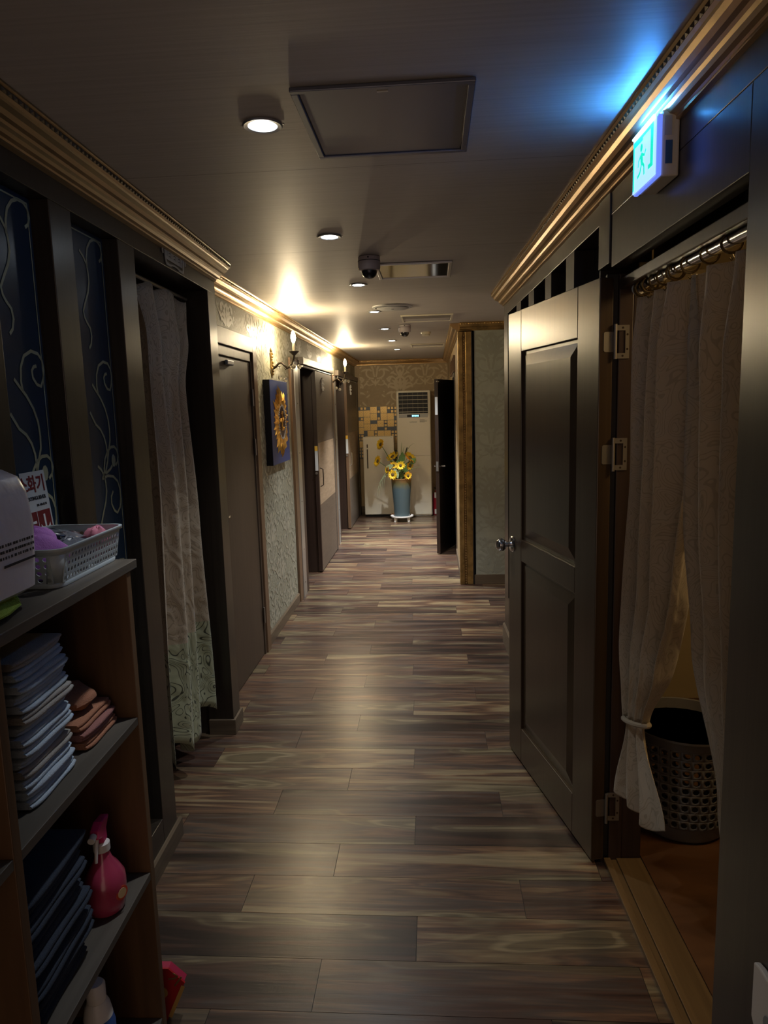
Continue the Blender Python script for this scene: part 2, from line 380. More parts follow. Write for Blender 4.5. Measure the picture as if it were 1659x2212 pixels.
# ------------------------------------------------------------------ damask ornament
def scroll(x, y, ang, L, k0, k1, w0, w1, n=16):
    pts = []; W = []; a = ang; st = L / n
    for i in range(n + 1):
        t = i / n; pts.append((x, y)); W.append(w0 + (w1 - w0) * t if t < 1 else w1)
        a += (k0 + (k1 - k0) * t ** 2) * st; x += math.cos(a) * st; y += math.sin(a) * st
    return pts, W
def leafst(x, y, ang, L, k, w, n=8):
    pts = []; W = []; a = ang; st = L / n
    for i in range(n + 1):
        t = i / n; pts.append((x, y)); W.append(max(.0015, w * math.sin(PI * min(1, t * .93 + .07)) ** .8))
        a += k * st; x += math.cos(a) * st; y += math.sin(a) * st
    return pts, W
def motif():
    st = []; dots = []
    D = math.radians
    half = [scroll(.012, -.20, D(75), .36, 1.5, -30, .012, .016), scroll(.02, -.10, D(40), .40, 5, 26, .014, .018),
            scroll(.015, .02, D(60), .26, -1, -38, .010, .014), scroll(.01, .14, D(50), .20, 4, 42, .010, .012),
            scroll(.02, -.22, D(-10), .26, 8, 34, .012, .014), scroll(.03, -.30, D(-30), .16, 6, 60, .008, .010)]
    leaves = [leafst(.02, -.05, D(70), .17, -3, .022), leafst(.05, -.06, D(45), .15, -5, .020), leafst(.08, -.10, D(20), .14, -7, .018),
              leafst(.015, .12, D(80), .12, -4, .016), leafst(.045, .14, D(50), .10, -6, .014), leafst(.01, -.30, D(60), .09, -5, .016),
              leafst(.16, .06, D(100), .10, 7, .016), leafst(.19, .0, D(60), .08, -8, .014), leafst(.16, -.22, D(-60), .09, 5, .016),
              leafst(.22, -.16, D(20), .07, 8, .014), leafst(.03, .24, D(30), .09, 10, .014), leafst(.11, .22, D(70), .09, -9, .014)]
    for s in half + leaves:
        st.append(s); st.append(([(-a, b) for a, b in s[0]], s[1]))
    for s in half:
        e = s[0][-1]; dots.append((e[0], e[1], .012)); dots.append((-e[0], e[1], .012))
    st.append(leafst(0, -.06, D(90), .18, 0, .03)); st.append(leafst(0, .13, D(90), .10, 0, .03)); st.append(leafst(0, -.33, D(90), .10, 0, .02))
    for q in ((.27, .10), (.24, -.08), (.12, .30)): dots += [(q[0], q[1], .010), (-q[0], q[1], .010)]
    return st, dots
MOT = motif()
def damask(name, m, parent, fmap, clip, u0, v0, pu=.72, pv=.66, th=.0008, sc=1.):
    b = MB(); iu = 0
    u = u0
    while u < clip[1] + .4:
        v = v0 + (pv / 2 if iu % 2 else 0)
        while v < clip[3] + .4:
            for si, (pts, W) in enumerate(MOT[0]): b.ribbon([(u + x * sc, v + y * sc) for x, y in pts], [q * sc * 1.7 for q in W], fmap, clip, th + si * .00004)
            for x, y, r in MOT[1]: b.disc(u + x * sc, v + y * sc, r * sc, fmap, clip, th + .0019 + .00003 * iu)
            v += pv
        u += pu / 2; iu += 1
    o = b.build(name, m, parent); o['kind'] = 'stuff'; return o

# ------------------------------------------------------------------ crown mouldings
def crown(name, label, p0, p1, nrm, m='gold', ends=True, scale=1., bead='golddark'):
    """p0->p1 along the wall top, nrm the horizontal direction into the room; profile (out, down)"""
    prof = [(0, 0), (.080, 0), (.082, .006), (.077, .010), (.077, .022), (.070, .026), (.066, .030), (.060, .040), (.050, .046), (.040, .049),
            (.034, .053), (.030, .060), (.024, .066), (.014, .069), (.010, .072), (.010, .078), (.0, .080)]
    p0 = Vector(p0); p1 = Vector(p1); nrm = Vector(nrm); b = MB()
    vs = [p + nrm * (a * scale) - Vector((0, 0, d * scale)) for p in (p0, p1) for a, d in prof]
    n = len(prof)
    b.add(vs, [(i, (i + 1) % n, n + (i + 1) % n, n + i) for i in range(n)] + [tuple(range(n))[::-1], tuple(range(n, 2 * n))])
    o = b.build(name, m, smooth=False); tag(o, label, 'crown moulding', kind='structure')
    L = (p1 - p0).length; d = (p1 - p0) / L; q = MB(); k = max(4, int(L / .022)); 
    for i in range(k):
        c = p0 + d * (L * (i + .5) / k) + nrm * (.0775 * scale) - Vector((0, 0, .016 * scale)); h = d * (L / k * .36)
        a1 = nrm * .004 ; z = Vector((0, 0, .0055 * scale))
        vs = [c - h - z, c + h - z, c + h + z, c - h + z, c + a1]
        q.add(vs, [(0, 1, 4), (1, 2, 4), (2, 3, 4), (3, 0, 4), (0, 3, 2, 1)])
    e = q.build('bead_row', bead, o); e['kind'] = 'stuff'
    return o
cT, sT = math.cos(TH), math.sin(TH)
zc = CEIL
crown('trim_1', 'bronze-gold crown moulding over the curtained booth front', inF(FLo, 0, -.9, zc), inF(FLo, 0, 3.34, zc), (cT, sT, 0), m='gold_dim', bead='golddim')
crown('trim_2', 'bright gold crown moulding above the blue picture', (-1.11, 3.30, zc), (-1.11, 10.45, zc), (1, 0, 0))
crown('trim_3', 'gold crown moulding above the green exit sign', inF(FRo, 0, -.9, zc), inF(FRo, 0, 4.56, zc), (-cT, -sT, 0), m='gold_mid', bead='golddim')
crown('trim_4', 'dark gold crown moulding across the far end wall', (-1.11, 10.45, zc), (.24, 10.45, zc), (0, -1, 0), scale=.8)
crown('trim_5', 'gold crown moulding above the far open unlit door', (.24, 6.1, zc), (.24, 10.45, zc), (-1, 0, 0), scale=.95)
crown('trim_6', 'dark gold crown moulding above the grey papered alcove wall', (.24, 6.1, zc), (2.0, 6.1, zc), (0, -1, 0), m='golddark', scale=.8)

# ------------------------------------------------------------------ left booth wall (frame L local)
wl = thing('wall_left', 'dark satin timber booth front with two recessed windows and a curtained opening', 'wall', FLo, TH, kind='structure')
def bwall(name, *a, bevel=.002, m='booth', p=wl): return box(name, m, p, *a, bevel=bevel)
bwall('header', -.12, 0, -.9, 3.34, 2.087, CEIL)
bwall('post', -.12, 0, -.9, 1.535, 0, 2.087)
for a, b_ in ((1.803, 1.92), (2.227, 2.36), (3.213, 3.34)): bwall('post', -.12, 0, a, b_, 0, 2.087)
bwall('sill', -.12, 0, 1.535, 1.803, 0, .16); bwall('sill', -.12, 0, 1.92, 2.227, 0, .16)
bwall('end_panel', -.30, -.121, 3.22, 3.34, 0, CEIL)
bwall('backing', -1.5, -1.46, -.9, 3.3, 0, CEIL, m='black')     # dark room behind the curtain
bwall('side_panel', -1.46, -.121, 2.30, 2.33, 0, CEIL, m='boothline'); bwall('side_panel', -1.46, -.301, 3.26, 3.29, 0, CEIL, m='boothline')
for name, a, b_, lab in (('baseboard_left', -.9, 2.384, 'grey-brown baseboard along the booth front behind the shelf'),):
    o = MB().prism([(0.0005, 0), (.012, 0), (.012, .068), (.006, .074), (.0005, .074)], a, b_, 'y').build(name, 'base', loc=FLo, rz=TH)
    tag(o, lab, 'baseboard', kind='structure')
o = MB().box(0.0005, .012, 3.205, 3.352, 0, .074).box(-.118, .012, 3.198, 3.2125, 0, .074).build('baseboard_post', 'base', loc=FLo, rz=TH, bevel=.002)
tag(o, 'short brown baseboard wrapping the post right of the cream curtain', 'baseboard', kind='structure')
LAT2 = [[(2.102,1.977),(2.104,2.008),(2.115,2.037),(2.138,2.06),(2.165,2.071),(2.190,2.071),(2.208,2.060),(2.214,2.040),(2.206,2.022),(2.190,2.012)],
 [(2.061,2.02),(2.083,2.007),(2.1,1.989),(2.107,1.965),(2.108,1.939),(2.096,1.908),(2.075,1.879),(2.055,1.85),(2.06,1.832),(2.072,1.819),(2.091,1.805),(2.096,1.782),(2.087,1.757),(2.073,1.745)],
 [(2.105,1.613),(2.101,1.637),(2.106,1.67),(2.125,1.698),(2.16,1.712),(2.192,1.708),(2.21,1.692),(2.214,1.67),(2.208,1.646),(2.194,1.627),(2.174,1.631),(2.158,1.647),(2.156,1.664),(2.166,1.674),(2.18,1.677)],
 [(2.071,1.641),(2.092,1.623),(2.119,1.602),(2.146,1.571),(2.162,1.537),(2.166,1.503),(2.163,1.472),(2.147,1.441),(2.134,1.411),(2.115,1.381),(2.084,1.359)],
 [(2.04,1.56),(2.072,1.523),(2.101,1.508),(2.122,1.485),(2.133,1.459),(2.135,1.434),(2.134,1.411)],
 [(2.113,1.373),(2.149,1.384),(2.165,1.394)],
 [(2.084,1.359),(2.125,1.365),(2.165,1.359),(2.195,1.341),(2.208,1.315),(2.208,1.285),(2.198,1.257),(2.175,1.243),(2.154,1.253),(2.137,1.276),(2.139,1.299),(2.156,1.314)]]
def window(name, y0, y1, label, dy):
    t = thing(name, label, 'window', FLo, TH, kind='structure')
    p = box('pane', 'glass', t, -.055, -.049, y0, y1, .161, 2.0865)
    fm = lambda u, v, h: (-.049 + h, u, v); cl = (y0 + .004, y1 - .004, .17, 2.08)
    b = MB()
    for q in LAT2:
        for off in (0, -.62, -1.08 if False else -.62 * 2):
            b.ribbon([(a + dy, z + off) for a, z in q], .0085, fm, cl, .0012)
    b.ribbon([(y1 - .014, .18), (y1 - .014, 2.072), ], .004, fm, None, .0012)
    b.ribbon([(y0 + .012, .18), (y0 + .012, 2.072), ], .004, fm, None, .0012)
    b.ribbon([(y0 + .012, 2.072), (y1 - .014, 2.072)], .004, fm, None, .0012)
    for off in (0, -.62): b.disc(y1 - .05, 1.408 + off, .020, fm, cl, .0016, sx=.75)
    b.build('lattice_print', 'lattice', t)
m, N, L, P = new_mat('navy_tinted_glass')
P.inputs['Base Color'].default_value = (.012, .028, .055, 1); P.inputs['Roughness'].default_value = .28; P.inputs['Specular IOR Level'].default_value = .35
tc = N.new('ShaderNodeTexCoord'); nn = N.new('ShaderNodeTexNoise'); nn.inputs['Scale'].default_value = 3; L.new(tc.outputs['Object'], nn.inputs['Vector'])
rr = N.new('ShaderNodeValToRGB'); rr.color_ramp.elements[0].color = (.008, .018, .035, 1); rr.color_ramp.elements[1].color = (.03, .055, .09, 1); L.new(nn.outputs['Fac'], rr.inputs[0]); L.new(rr.outputs[0], P.inputs['Base Color'])
M['glass'] = m
window('window_1', 1.5355, 1.8025, 'tall recessed dark blue window with cream scrolls, behind the basket', -.420)
window('window_2', 1.9205, 2.2265, 'narrow recessed dark blue window with cream scrolls, nearer the curtain', 0)

# ------------------------------------------------------------------ curtain in the left booth
def curtain(name, mt, parent, edgeL, edgeR, ztop, zbot, lx, folds, amp, n=120, m=60, seed=1, uvw=1.0, skew=0.):
    """edgeL/edgeR: y of both edges at t in 0..1 (top..bottom); ztop/zbot functions of s; lx(t), amp(t)"""
    b = MB(); uvs = []; rnd = random.Random(seed); ph = [rnd.uniform(0, 6.28) for _ in range(6)]
    for j in range(m + 1):
        t = j / m
        for i in range(n + 1):
            s = i / n; y = edgeL(t) + (edgeR(t) - edgeL(t)) * s
            z = ztop(s) + (zbot(s) - ztop(s)) * t
            w_ = math.sin(2 * PI * folds * s + ph[0] + .8 * math.sin(2.2 * t + ph[1]))
            w_ = math.copysign(abs(w_) ** 1.1, w_) + .35 * math.sin(2 * PI * folds * .47 * s + ph[2] + t * 1.5) + .22 * math.sin(2 * PI * folds * 2.1 * s + ph[3] - t)
            b.v.append((lx(t) + amp(t) * w_, y + amp(t) * .35 * math.cos(2 * PI * folds * s + ph[0]), z)); uvs.append((s * uvw, z))
    for j in range(m):
        for i in range(n): b.f.append((j * (n + 1) + i, j * (n + 1) + i + 1, (j + 1) * (n + 1) + i + 1, (j + 1) * (n + 1) + i))
    return b.build(name, mt, parent, smooth=True, solid=.0012, uvs=uvs)
def lerp(a, b): return lambda t: a + (b - a) * t
ct = thing('curtain', 'cream jacquard curtain with a dark green floral lower band in the left booth opening', 'curtain', FLo, TH)
def pw(*kv):
    def f(t):
        for (t0, v0), (t1, v1) in zip(kv, kv[1:]):
            if t <= t1:
                q = (t - t0) / (t1 - t0); q = q * q * (3 - 2 * q); return v0 + (v1 - v0) * q
        return kv[-1][1]
    return f
curtain('panel', 'curtL', ct, pw((0, 2.52), (.1, 2.58), (.45, 2.64), (1, 2.62)), pw((0, 3.17), (.08, 3.12), (.2, 3.02), (.5, 3.08), (1, 3.165)), lambda s: 2.035 + .01 * math.sin(25 * s), lambda s: .13 + .05 * math.sin(9 * s),
        pw((0, -.100), (1, -.115)), 3.2, pw((0, .026), (.12, .044), (1, .046)), seed=3, uvw=1.1)
b = MB().ribbon([(2.60 + .006 * i, .600 ) for i in range(90)], .004, lambda u, v, h: (-.040, u, v))
b = MB().tube([(-.095, 2.40, 2.048), (-.095, 3.20, 2.048)], .007, 8); b.build('curtain_rod', 'hinge', ct)
# ornate plaque above the opening
pq = thing('door_plaque', 'small ornate grey plaque above the left curtain', 'plaque', inF(FLo, .0008, 2.765, 2.138), TH)
fm = lambda u, v, h: (h, u, v)
b = MB(); b.prism([(-.062, -.024), (.062, -.024), (.066, .022), (-.066, .022)], 0, .003, 'x'); b.build('plate', 'plaque', pq)
b = MB()
for sx in (1, -1):
    for st_ in (scroll(.07 * sx, 0, PI / 2, .085, 5 * sx, 60 * sx, .008, .005), scroll(.07 * sx, 0, -PI / 2, .085, -5 * sx, -60 * sx, .008, .005),
                scroll(.085 * sx, -.01, PI / 2 + .5 * -sx, .06, 40 * sx, 10 * sx, .006, .005), scroll(0, .035, 0 if sx > 0 else PI, .075, 12 * -sx, -50 * sx, .007, .005),
                scroll(0, -.034, 0 if sx > 0 else PI, .06, -10 * sx, 50 * sx, .006, .004), scroll(.05 * sx, .03, PI / 2, .05, 30 * sx, 60 * sx, .006, .004)):
        b.ribbon([(x, max(-.042, min(.042, y))) for x, y in st_[0]], st_[1], lambda u, v, h: (.003, u, v))
b.build('scroll_border', 'plaque', pq, solid=.003)
b = MB()
for cx_ in (-.036, 0, .036):
    for k in range(3): b.ribbon([(cx_ - .008, .013 - k * .012), (cx_ + .004, .016 - k * .012), (cx_ + .008, .010 - k * .012)], .003, lambda u, v, h: (.0036, u, v))
o = b.build('lettering', 'ink', pq); o['kind'] = 'stuff'

pq.scale = (1, 1.5, 1)
# ------------------------------------------------------------------ left far wall
xl = -1.11; WT = .13
wf = thing('wall_left_far', 'silver-green papered corridor wall holding the blue picture', 'wall', kind='structure')
def wseg(y0, y1, z0, z1): return box('wall_panel', 'paper_left', wf, xl - WT, xl, y0, y1, z0, z1)
wseg(3.30, 5.96, 0, CEIL); wseg(5.9605, 6.62, 1.93, CEIL); wseg(6.6205, 8.20, 0, CEIL); wseg(8.2005, 9.05, 1.93, CEIL); wseg(9.0505, 10.6, 0, CEIL)
fmL = lambda u, v, h: (xl + h, u, v)
damask('damask_print', 'flock_left', wf, fmL, (4.46, 5.55, .08, 2.14), 4.2, .1, .53, .60, .0010, .8)
damask('damask_print', 'flock_left', wf, fmL, (3.35, 10.4, 2.0, 2.14), 3.4, 2.05, .53, .60, .0010, .6)
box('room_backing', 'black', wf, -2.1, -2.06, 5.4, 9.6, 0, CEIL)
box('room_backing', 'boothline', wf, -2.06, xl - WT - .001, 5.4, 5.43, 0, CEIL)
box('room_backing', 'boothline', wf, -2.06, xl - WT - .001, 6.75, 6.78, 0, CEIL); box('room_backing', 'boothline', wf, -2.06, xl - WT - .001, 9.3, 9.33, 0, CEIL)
o = MB().prism([(xl + .0005, 0), (xl + .014, 0), (xl + .014, .070), (xl + .007, .078), (xl + .0005, .078)], 4.47, 5.555, 'y').build('baseboard_left_far', 'base'); tag(o, 'brown baseboard under the blue picture', 'baseboard', kind='structure')
for yy in (6.609, 9.039): box('reveal_lining', 'jambred', wf, xl - WT - .002, xl + .001, yy, yy + .0105, 0, 1.93)
for ya, yb2 in ((5.962, 6.608), (8.202, 9.038)): box('reveal_lining', 'boothline', wf, xl - WT, xl + .001, ya, yb2, 1.919, 1.9295)
# closed brown door near the booth
d1 = thing('door_1', 'plain closed brown door in a moulded frame left of the blue picture', 'door', kind='structure')
box('leaf', 'brown', d1, xl + .001, xl + .010, 3.46, 4.325, .006, 1.838)
for a in ((xl, xl + .028, 4.36, 4.45, 0, 1.99), (xl, xl + .028, 3.36, 3.45, 0, 1.99), (xl, xl + .028, 3.45, 4.36, 1.90, 1.99)): box('frame', 'jambwood' if a[2] > 4 and a[4] == 0 else 'brown', d1, a[0] + .0006, *a[1:], bevel=.003)
box('frame_inner', 'brown', d1, xl + .0006, xl + .018, 4.33, 4.36, 0, 1.90, bevel=.003); box('frame_inner', 'brown', d1, xl + .0006, xl + .018, 3.45, 4.36, 1.845, 1.899, bevel=.003)
for z in (1.63, 1.33, .26):
    MB().tube([(xl + .022, 4.327, z - .05), (xl + .022, 4.327, z + .05)], .006, 8).build('hinge', 'hinge', d1, smooth=True)
box('door_stay', 'grey', d1, xl + .012, xl + .03, 3.80, 3.92, 1.80, 1.825, bevel=.004)
box('latch', 'chrome', d1, xl + .010, xl + .014, 3.70, 3.735, .985, .995)
# sliding doors
def sliding(name, label, y0, y1, tone, edge, plates, ysteel):
    t = thing(name, label, 'door', kind='structure'); x0, x1 = xl + .004, xl + .040
    for nm, mt, z0, z1 in (('upper_panel', tone[0], 1.235, 1.90), ('middle_panel', tone[1], .650, 1.2345), ('lower_panel', tone[2], .012, .6495)):
        box(nm, mt, t, x0 + .002, x1, y0 + .0305, y1, z0, z1)
    box('edge_strip', edge, t, x0, x1 + .001, y0, y0 + .030, .012, 1.90, bevel=.002)
    s = box('warning_sticker', 'paper', t, x1 - .030, x1 - .002, y0 - .0016, y0 - .0004, .98, 1.21); box('sticker_head', mat('yellow_sticker', (.75, .45, .05)), s, x1 - .030, x1 - .002, y0 - .0026, y0 - .0018, 1.165, 1.21)
    MB().tube([(x1, y0 + .075, 1.0), (x1 + .028, y0 + .082, .985), (x1 + .030, y0 + .084, .91), (x1 + .028, y0 + .082, .835), (x1, y0 + .075, .82)], .0055, 8).build('handle', 'iron' if tone[0] == 'leafdark' else 'chrome', t, smooth=True)
    MB().lathe([(.0, 0), (.012, 0), (.012, .004), (.0, .005)], 12, (x1 - .02, y0 - .006, .955), 'y').build('lock_escutcheon', 'hinge', t)
    p = MB().lathe([(.001, 0), (.040, 0), (.040, .008), (.001, .010)], 18, (x1 + .0005, y0 + .42, 1.79), 'x', 1., 1.35).build('number_plate', 'white', t)
    q = MB()
    for k in range(8):
        a = k * PI / 4; q.ball((x1 + .006, y0 + .42 + .040 * math.cos(a), 1.79 + .054 * math.sin(a)), .012, 8)
    q.build('plate_scallops', 'white', p)['kind'] = 'stuff'
    q = MB()
    for k in range(3): q.box(x1 + .0107, x1 + .0112, y0 + .41, y0 + .43, 1.775 + k * .014, 1.781 + k * .014)
    q.build('plate_digits', 'ink', p)['kind'] = 'stuff'
    return t
sliding('door_2', 'brown sliding door with a light oak band, nearer of the two on the left', 6.60, 7.68, ('leafdark', 'leaflight', 'leafdark'), 'jambred', 0, 0)
sliding('door_3', 'dark grey sliding door with a pale band, beside the far white fridge', 9.03, 10.22, ('leaflow', 'leaflight', 'leaflow'), 'jambwood', 0, 0)
def jamb(name, label, y0, w1, w2, w3, top):
    t = thing(name, label, 'door frame', kind='structure')
    box('wood_strip', 'jambwood', t, xl + .0006, xl + .020, y0, y0 + w1, 0, top, bevel=.002)
    s = box('steel_channel', 'steel', t, xl + .0006, xl + .026, y0 + w1 + .0005, y0 + w1 + w2, 0, top - .02, bevel=.002)
    b = MB()
    for z in (.12, .4, .8, 1.2, 1.6): b.lathe([(.001, 0), (.006, 0), (.005, .002), (.001, .003)], 8, (xl + .026, y0 + w1 + w2 / 2, z), 'x')
    b.build('screws', 'iron', s)
    box('wood_strip', 'jambred', t, xl + .0006, xl + .022, y0 + w1 + w2 + .0005, y0 + w1 + w2 + w3, 0, top, bevel=.002)
    box('jamb_lining', 'jambred', t, xl - WT, xl, y0 + w1 + w2 + w3 + .001, y0 + w1 + w2 + w3 + .012, 0, top - .0)
    return t
jamb('trim_7', 'tall post of brown wood and grey steel right of the blue picture', 5.57, .12, .14, .12, 1.955)
jamb('trim_8', 'slim post of brown wood and grey steel between the two sliding doors', 7.90, .09, .12, .08, 1.93)
for nm, lab, y0, y1, rl in (('trim_9', 'brown head rail with metal track over the nearer sliding door', 5.97, 7.80, 7.78), ('trim_10', 'brown head rail with metal track over the farther sliding door', 8.22, 10.40, 10.38)):
    t = thing(nm, lab, 'door track', kind='structure')
    box('head_board', 'leaflow', t, xl + .0006, xl + .050, y0, y1, 1.925, 1.985, bevel=.003)
    MB().tube([(xl + .030, y0 + .05, 1.912), (xl + .030, rl - .02, 1.912)], .009, 8).build('track_rail', 'steel', t, smooth=True)
for nm, lab, yy, zz in (('trim_11', 'dark upright closing strip behind the nearer sliding door', 7.685, 1.92), ('trim_12', 'dark upright closing strip behind the farther sliding door', 10.225, 1.92)):
    o = box(nm, 'leaflow', None, xl + .0006, xl + .045, yy, yy + (.07 if yy < 8 else .15), 0, zz, bevel=.003); tag(o, lab, 'trim', kind='structure')

# ------------------------------------------------------------------ back wall
wb = box('wall_back', 'paper_back', None, -1.11, .24, 10.45, 10.55, 0, CEIL); tag(wb, 'tan damask papered wall at the far end of the corridor', 'wall', kind='structure')
damask('damask_print', 'flock_back', wb, lambda u, v, h: (u, 10.45 - h, v), (-1.05, .235, 1.57, 2.155), -1.05 - .12, 1.86, .72, .66, .001)
o = MB().box(-1.10, .2395, 10.436, 10.4495, 0, .10).build('baseboard_back', 'base', bevel=.002); tag(o, 'brown baseboard at the far end behind the fridge', 'baseboard', kind='structure')
tp = thing('tile_panel', 'mosaic panel of gold and grey tiles on the far wall above the fridge', 'tile panel', (0, 0, 0))
box('backing_board', mat('grey_grout', (.09, .10, .12), .5), tp, -1.10, -.50, 10.4405, 10.4495, .82, 1.558)
box('edge_strip', 'base', tp, -1.10, -.50, 10.43, 10.4495, .805, .819)
GT = mat('gold_tile', (.72, .50, .20), .3, .35, bump=.3, bscale=90); GG = mat('blue_grey_tile', (.10, .12, .16), .3)
u = .0495; cols, rows = 12, 15
occ = [[0] * rows for _ in range(cols)]; rnd = random.Random(11)
def relief(cx_, cz, h):
    b = MB(); b.box(-h, h, -.008, 0, -h, h)
    n = 3 if h < .03 else 5
    for i in range(n):
        for j in range(n):
            if (i + j) % 2 == 0:
                q = h * 2 / n; x = -h + q * (i + .5); z = -h + q * (j + .5); r = q * .55
                b.add([(x - r, -.008, z), (x, -.008, z - r * .4), (x + r, -.008, z), (x, -.008, z + r * .4), (x, -.014, z)], [(0, 1, 4), (1, 2, 4), (2, 3, 4), (3, 0, 4)])
    return b
proto = {}
for size, key in ((2, 'big'), (1, 'small')):
    proto[key] = relief(0, 0, u * size / 2 - (.0022 if size == 2 else .0085))
mk = {}
def tile(key, cx_, cz, mt):
    if (key, mt.name) not in mk:
        o = proto[key].build('tile', mt, tp) if key != 'flat' else MB().box(-u / 2 + .002, u / 2 - .002, -.005, 0, -u / 2 + .002, u / 2 - .002).build('tile', mt, tp)
        mk[(key, mt.name)] = o
    else:
        o = mk[(key, mt.name)].copy(); C.objects.link(o)
    o.location = (cx_, 10.4403, cz)
for i in range(cols):
    for j in range(rows):
        if occ[i][j]: continue
        x0 = -1.097 + i * u; z0 = .822 + j * u
        if i < cols - 1 and j < rows - 1 and not (occ[i + 1][j] or occ[i][j + 1] or occ[i + 1][j + 1]) and rnd.random() < .34:
            for a in (0, 1):
                for c in (0, 1): occ[i + a][j + c] = 1
            tile('big', x0 + u, z0 + u, GT)
        else:
            occ[i][j] = 1
            rv = rnd.random()
            if rv < .68: tile('small', x0 + u / 2, z0 + u / 2, GT)
            else: tile('flat', x0 + u / 2, z0 + u / 2, GG)

# ------------------------------------------------------------------ right far wall, alcove
xr = .24
wr = thing('wall_right_far', 'tan papered wall beyond the gilded corner, with the open unlit door', 'wall', kind='structure')
for a in ((6.1, 7.33, 0, CEIL), (7.331, 7.90, 1.84, CEIL), (7.901, 10.55, 0, CEIL)): box('wall_panel', 'paper_back', wr, xr, xr + .12, a[0], a[1], a[2], a[3])
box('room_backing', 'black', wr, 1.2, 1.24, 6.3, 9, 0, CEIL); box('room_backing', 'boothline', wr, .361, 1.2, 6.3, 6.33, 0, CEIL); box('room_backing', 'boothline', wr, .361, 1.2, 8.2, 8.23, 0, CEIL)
o = box('baseboard_right_far', 'base', None, xr - .012, xr - .0005, 6.15, 7.3, 0, .075, bevel=.002); tag(o, 'brown baseboard before the open unlit door', 'baseboard', kind='structure')
wa = box('wall_alcove', 'paper_alcove', None, xr, 2.0, 6.1, 6.2, 0, CEIL); tag(wa, 'silver-green damask papered wall facing the camera behind the open brown door', 'wall', kind='structure')
# the parts of both walls meet at the gilded corner
damask('damask_print', 'flock_alcove', wa, lambda u, v, h: (u, 6.1 - h, v), (.36, 1.2, .085, 2.15), -.06, .15, .56, .62, .0008, .85)
o = box('baseboard_alcove', 'base', None, .346, 1.98, 6.086, 6.0995, 0, .085, bevel=.002); tag(o, 'brown baseboard under the silver-green damask wall', 'baseboard', kind='structure')
gc = thing('trim_13', 'gilded beaded corner moulding running from floor to ceiling', 'corner moulding', kind='structure')
box('gilt_board', 'golddark', gc, .232, .262, 6.072, 6.0995, 0, 2.155, bevel=.004); box('gilt_board', 'golddark', gc, .284, .336, 6.078, 6.0995, 0, 2.155, bevel=.006); box('gilt_board', 'golddark', gc, .262, .284, 6.088, 6.0995, 0, 2.155)
box('gilt_board', 'golddark', gc, .222, .2395, 6.072, 6.15, 0, 2.155, bevel=.004)
box('outer_fillet', 'boothline', gc, .337, .344, 6.08, 6.0995, 0, 2.155)
b = MB(); n = 95
for i in range(n): b.ball((.273, 6.084, .012 + i * 2.13 / n), .0088, 6, 1.1)
o = b.build('bead_column', 'gold', gc); o['kind'] = 'stuff'
# far open door
fd = thing('door_5', 'open door, unlit face coloured near black, with a lever handle at the far right, edge towards the camera', 'door', (.235, 7.885, 0), math.atan2(-.505, -.185) - 0, kind='structure')
box('leaf', wood('unlit_door_black', (.012, .010, .010), (.022, .018, .017), .4, (40, 40, 1.2), .1), fd, 0, .535, -.018, .018, .01, 1.82)  # leaf coloured near black to stand for its unlit face
box('edge_board', 'jambred', fd, .5352, .548, -.0185, .0185, .01, 1.82)
b = MB().tube([(.49, -.018, .93), (.49, -.05, .93), (.40, -.05, .93)], .008, 8); b.build('lever_handle', 'chrome', fd, smooth=True)
b = MB().tube([(.49, .018, .93), (.49, .06, .93), (.40, .062, .93)], .009, 8); b.build('lever_handle', 'chrome', fd, smooth=True)
box('latch_plate', 'steel', fd, .5482, .5495, -.012, .012, .88, .98); box('edge_sticker', 'paper', fd, .5482, .5492, -.014, .014, 1.46, 1.64)
box('closer_arm', 'white', fd, .53, .60, .019, .028, 1.79, 1.80)
fr = thing('trim_14', 'dark door frame around the far open unlit door', 'door frame', kind='structure')
box('frame', 'leaflow', fr, xr - .012, xr + .12, 7.901, 7.94, 0, 1.88, bevel=.002); box('frame', 'leaflow', fr, xr - .012, xr + .12, 7.30, 7.3295, 0, 1.88, bevel=.002); box('frame', 'leaflow', fr, xr - .012, xr - .0005, 7.33, 7.90, 1.8405, 1.88, bevel=.002)
t = thing('window_8', 'small transom window with pale panes over the far unlit door', 'window', kind='structure')
box('frame', 'jambwood', t, xr - .02, xr - .0005, 7.25, 8.6, 1.885, 1.90); box('frame', 'jambwood', t, xr - .02, xr - .0005, 7.25, 8.6, 2.03, 2.045)
for y in (7.25, 7.6, 7.95, 8.3, 8.585): box('mullion', 'jambwood', t, xr - .02, xr - .0005, y, y + .015, 1.90, 2.03)
for y in (7.266, 7.616, 7.966, 8.316): box('pane', 'cream', t, xr - .008, xr - .001, y, y + .26, 1.902, 2.028)

# ------------------------------------------------------------------ right booth wall (frame R local, wall material at x >= 0)
wr2 = thing('wall_right', 'dark satin timber booth front with tall slots and the doorway on the right', 'wall', FRo, TH, kind='structure')
def rw(name, *a, m='booth', bevel=.002): return box(name, m, wr2, *a, bevel=bevel)
rw('header', 0, .12, -.9, 4.56, 2.083, CEIL); rw('header', 0, .045, 1.345, 2.195, 1.935, 2.0825)
rw('post', 0, .05, -.9, 1.345, 0, 2.083); rw('post', .0505, .12, -.9, 1.33, 0, 2.083)
rw('post', -.004, .12, 2.205, 2.325, 1.95, 2.165); rw('post', 0, .12, 2.315, 2.3265, 0, 1.9495)
slots = [(2.327, 2.672), (2.806, 3.087), (3.220, 3.504), (3.650, 3.899), (4.048, 4.396)]
for (a, b_), (c, _) in zip(slots, slots[1:]): rw('post', 0, .12, b_, c, 0, 2.083)
rw('post', 0, .12, 4.396, 4.56, 0, 2.083)
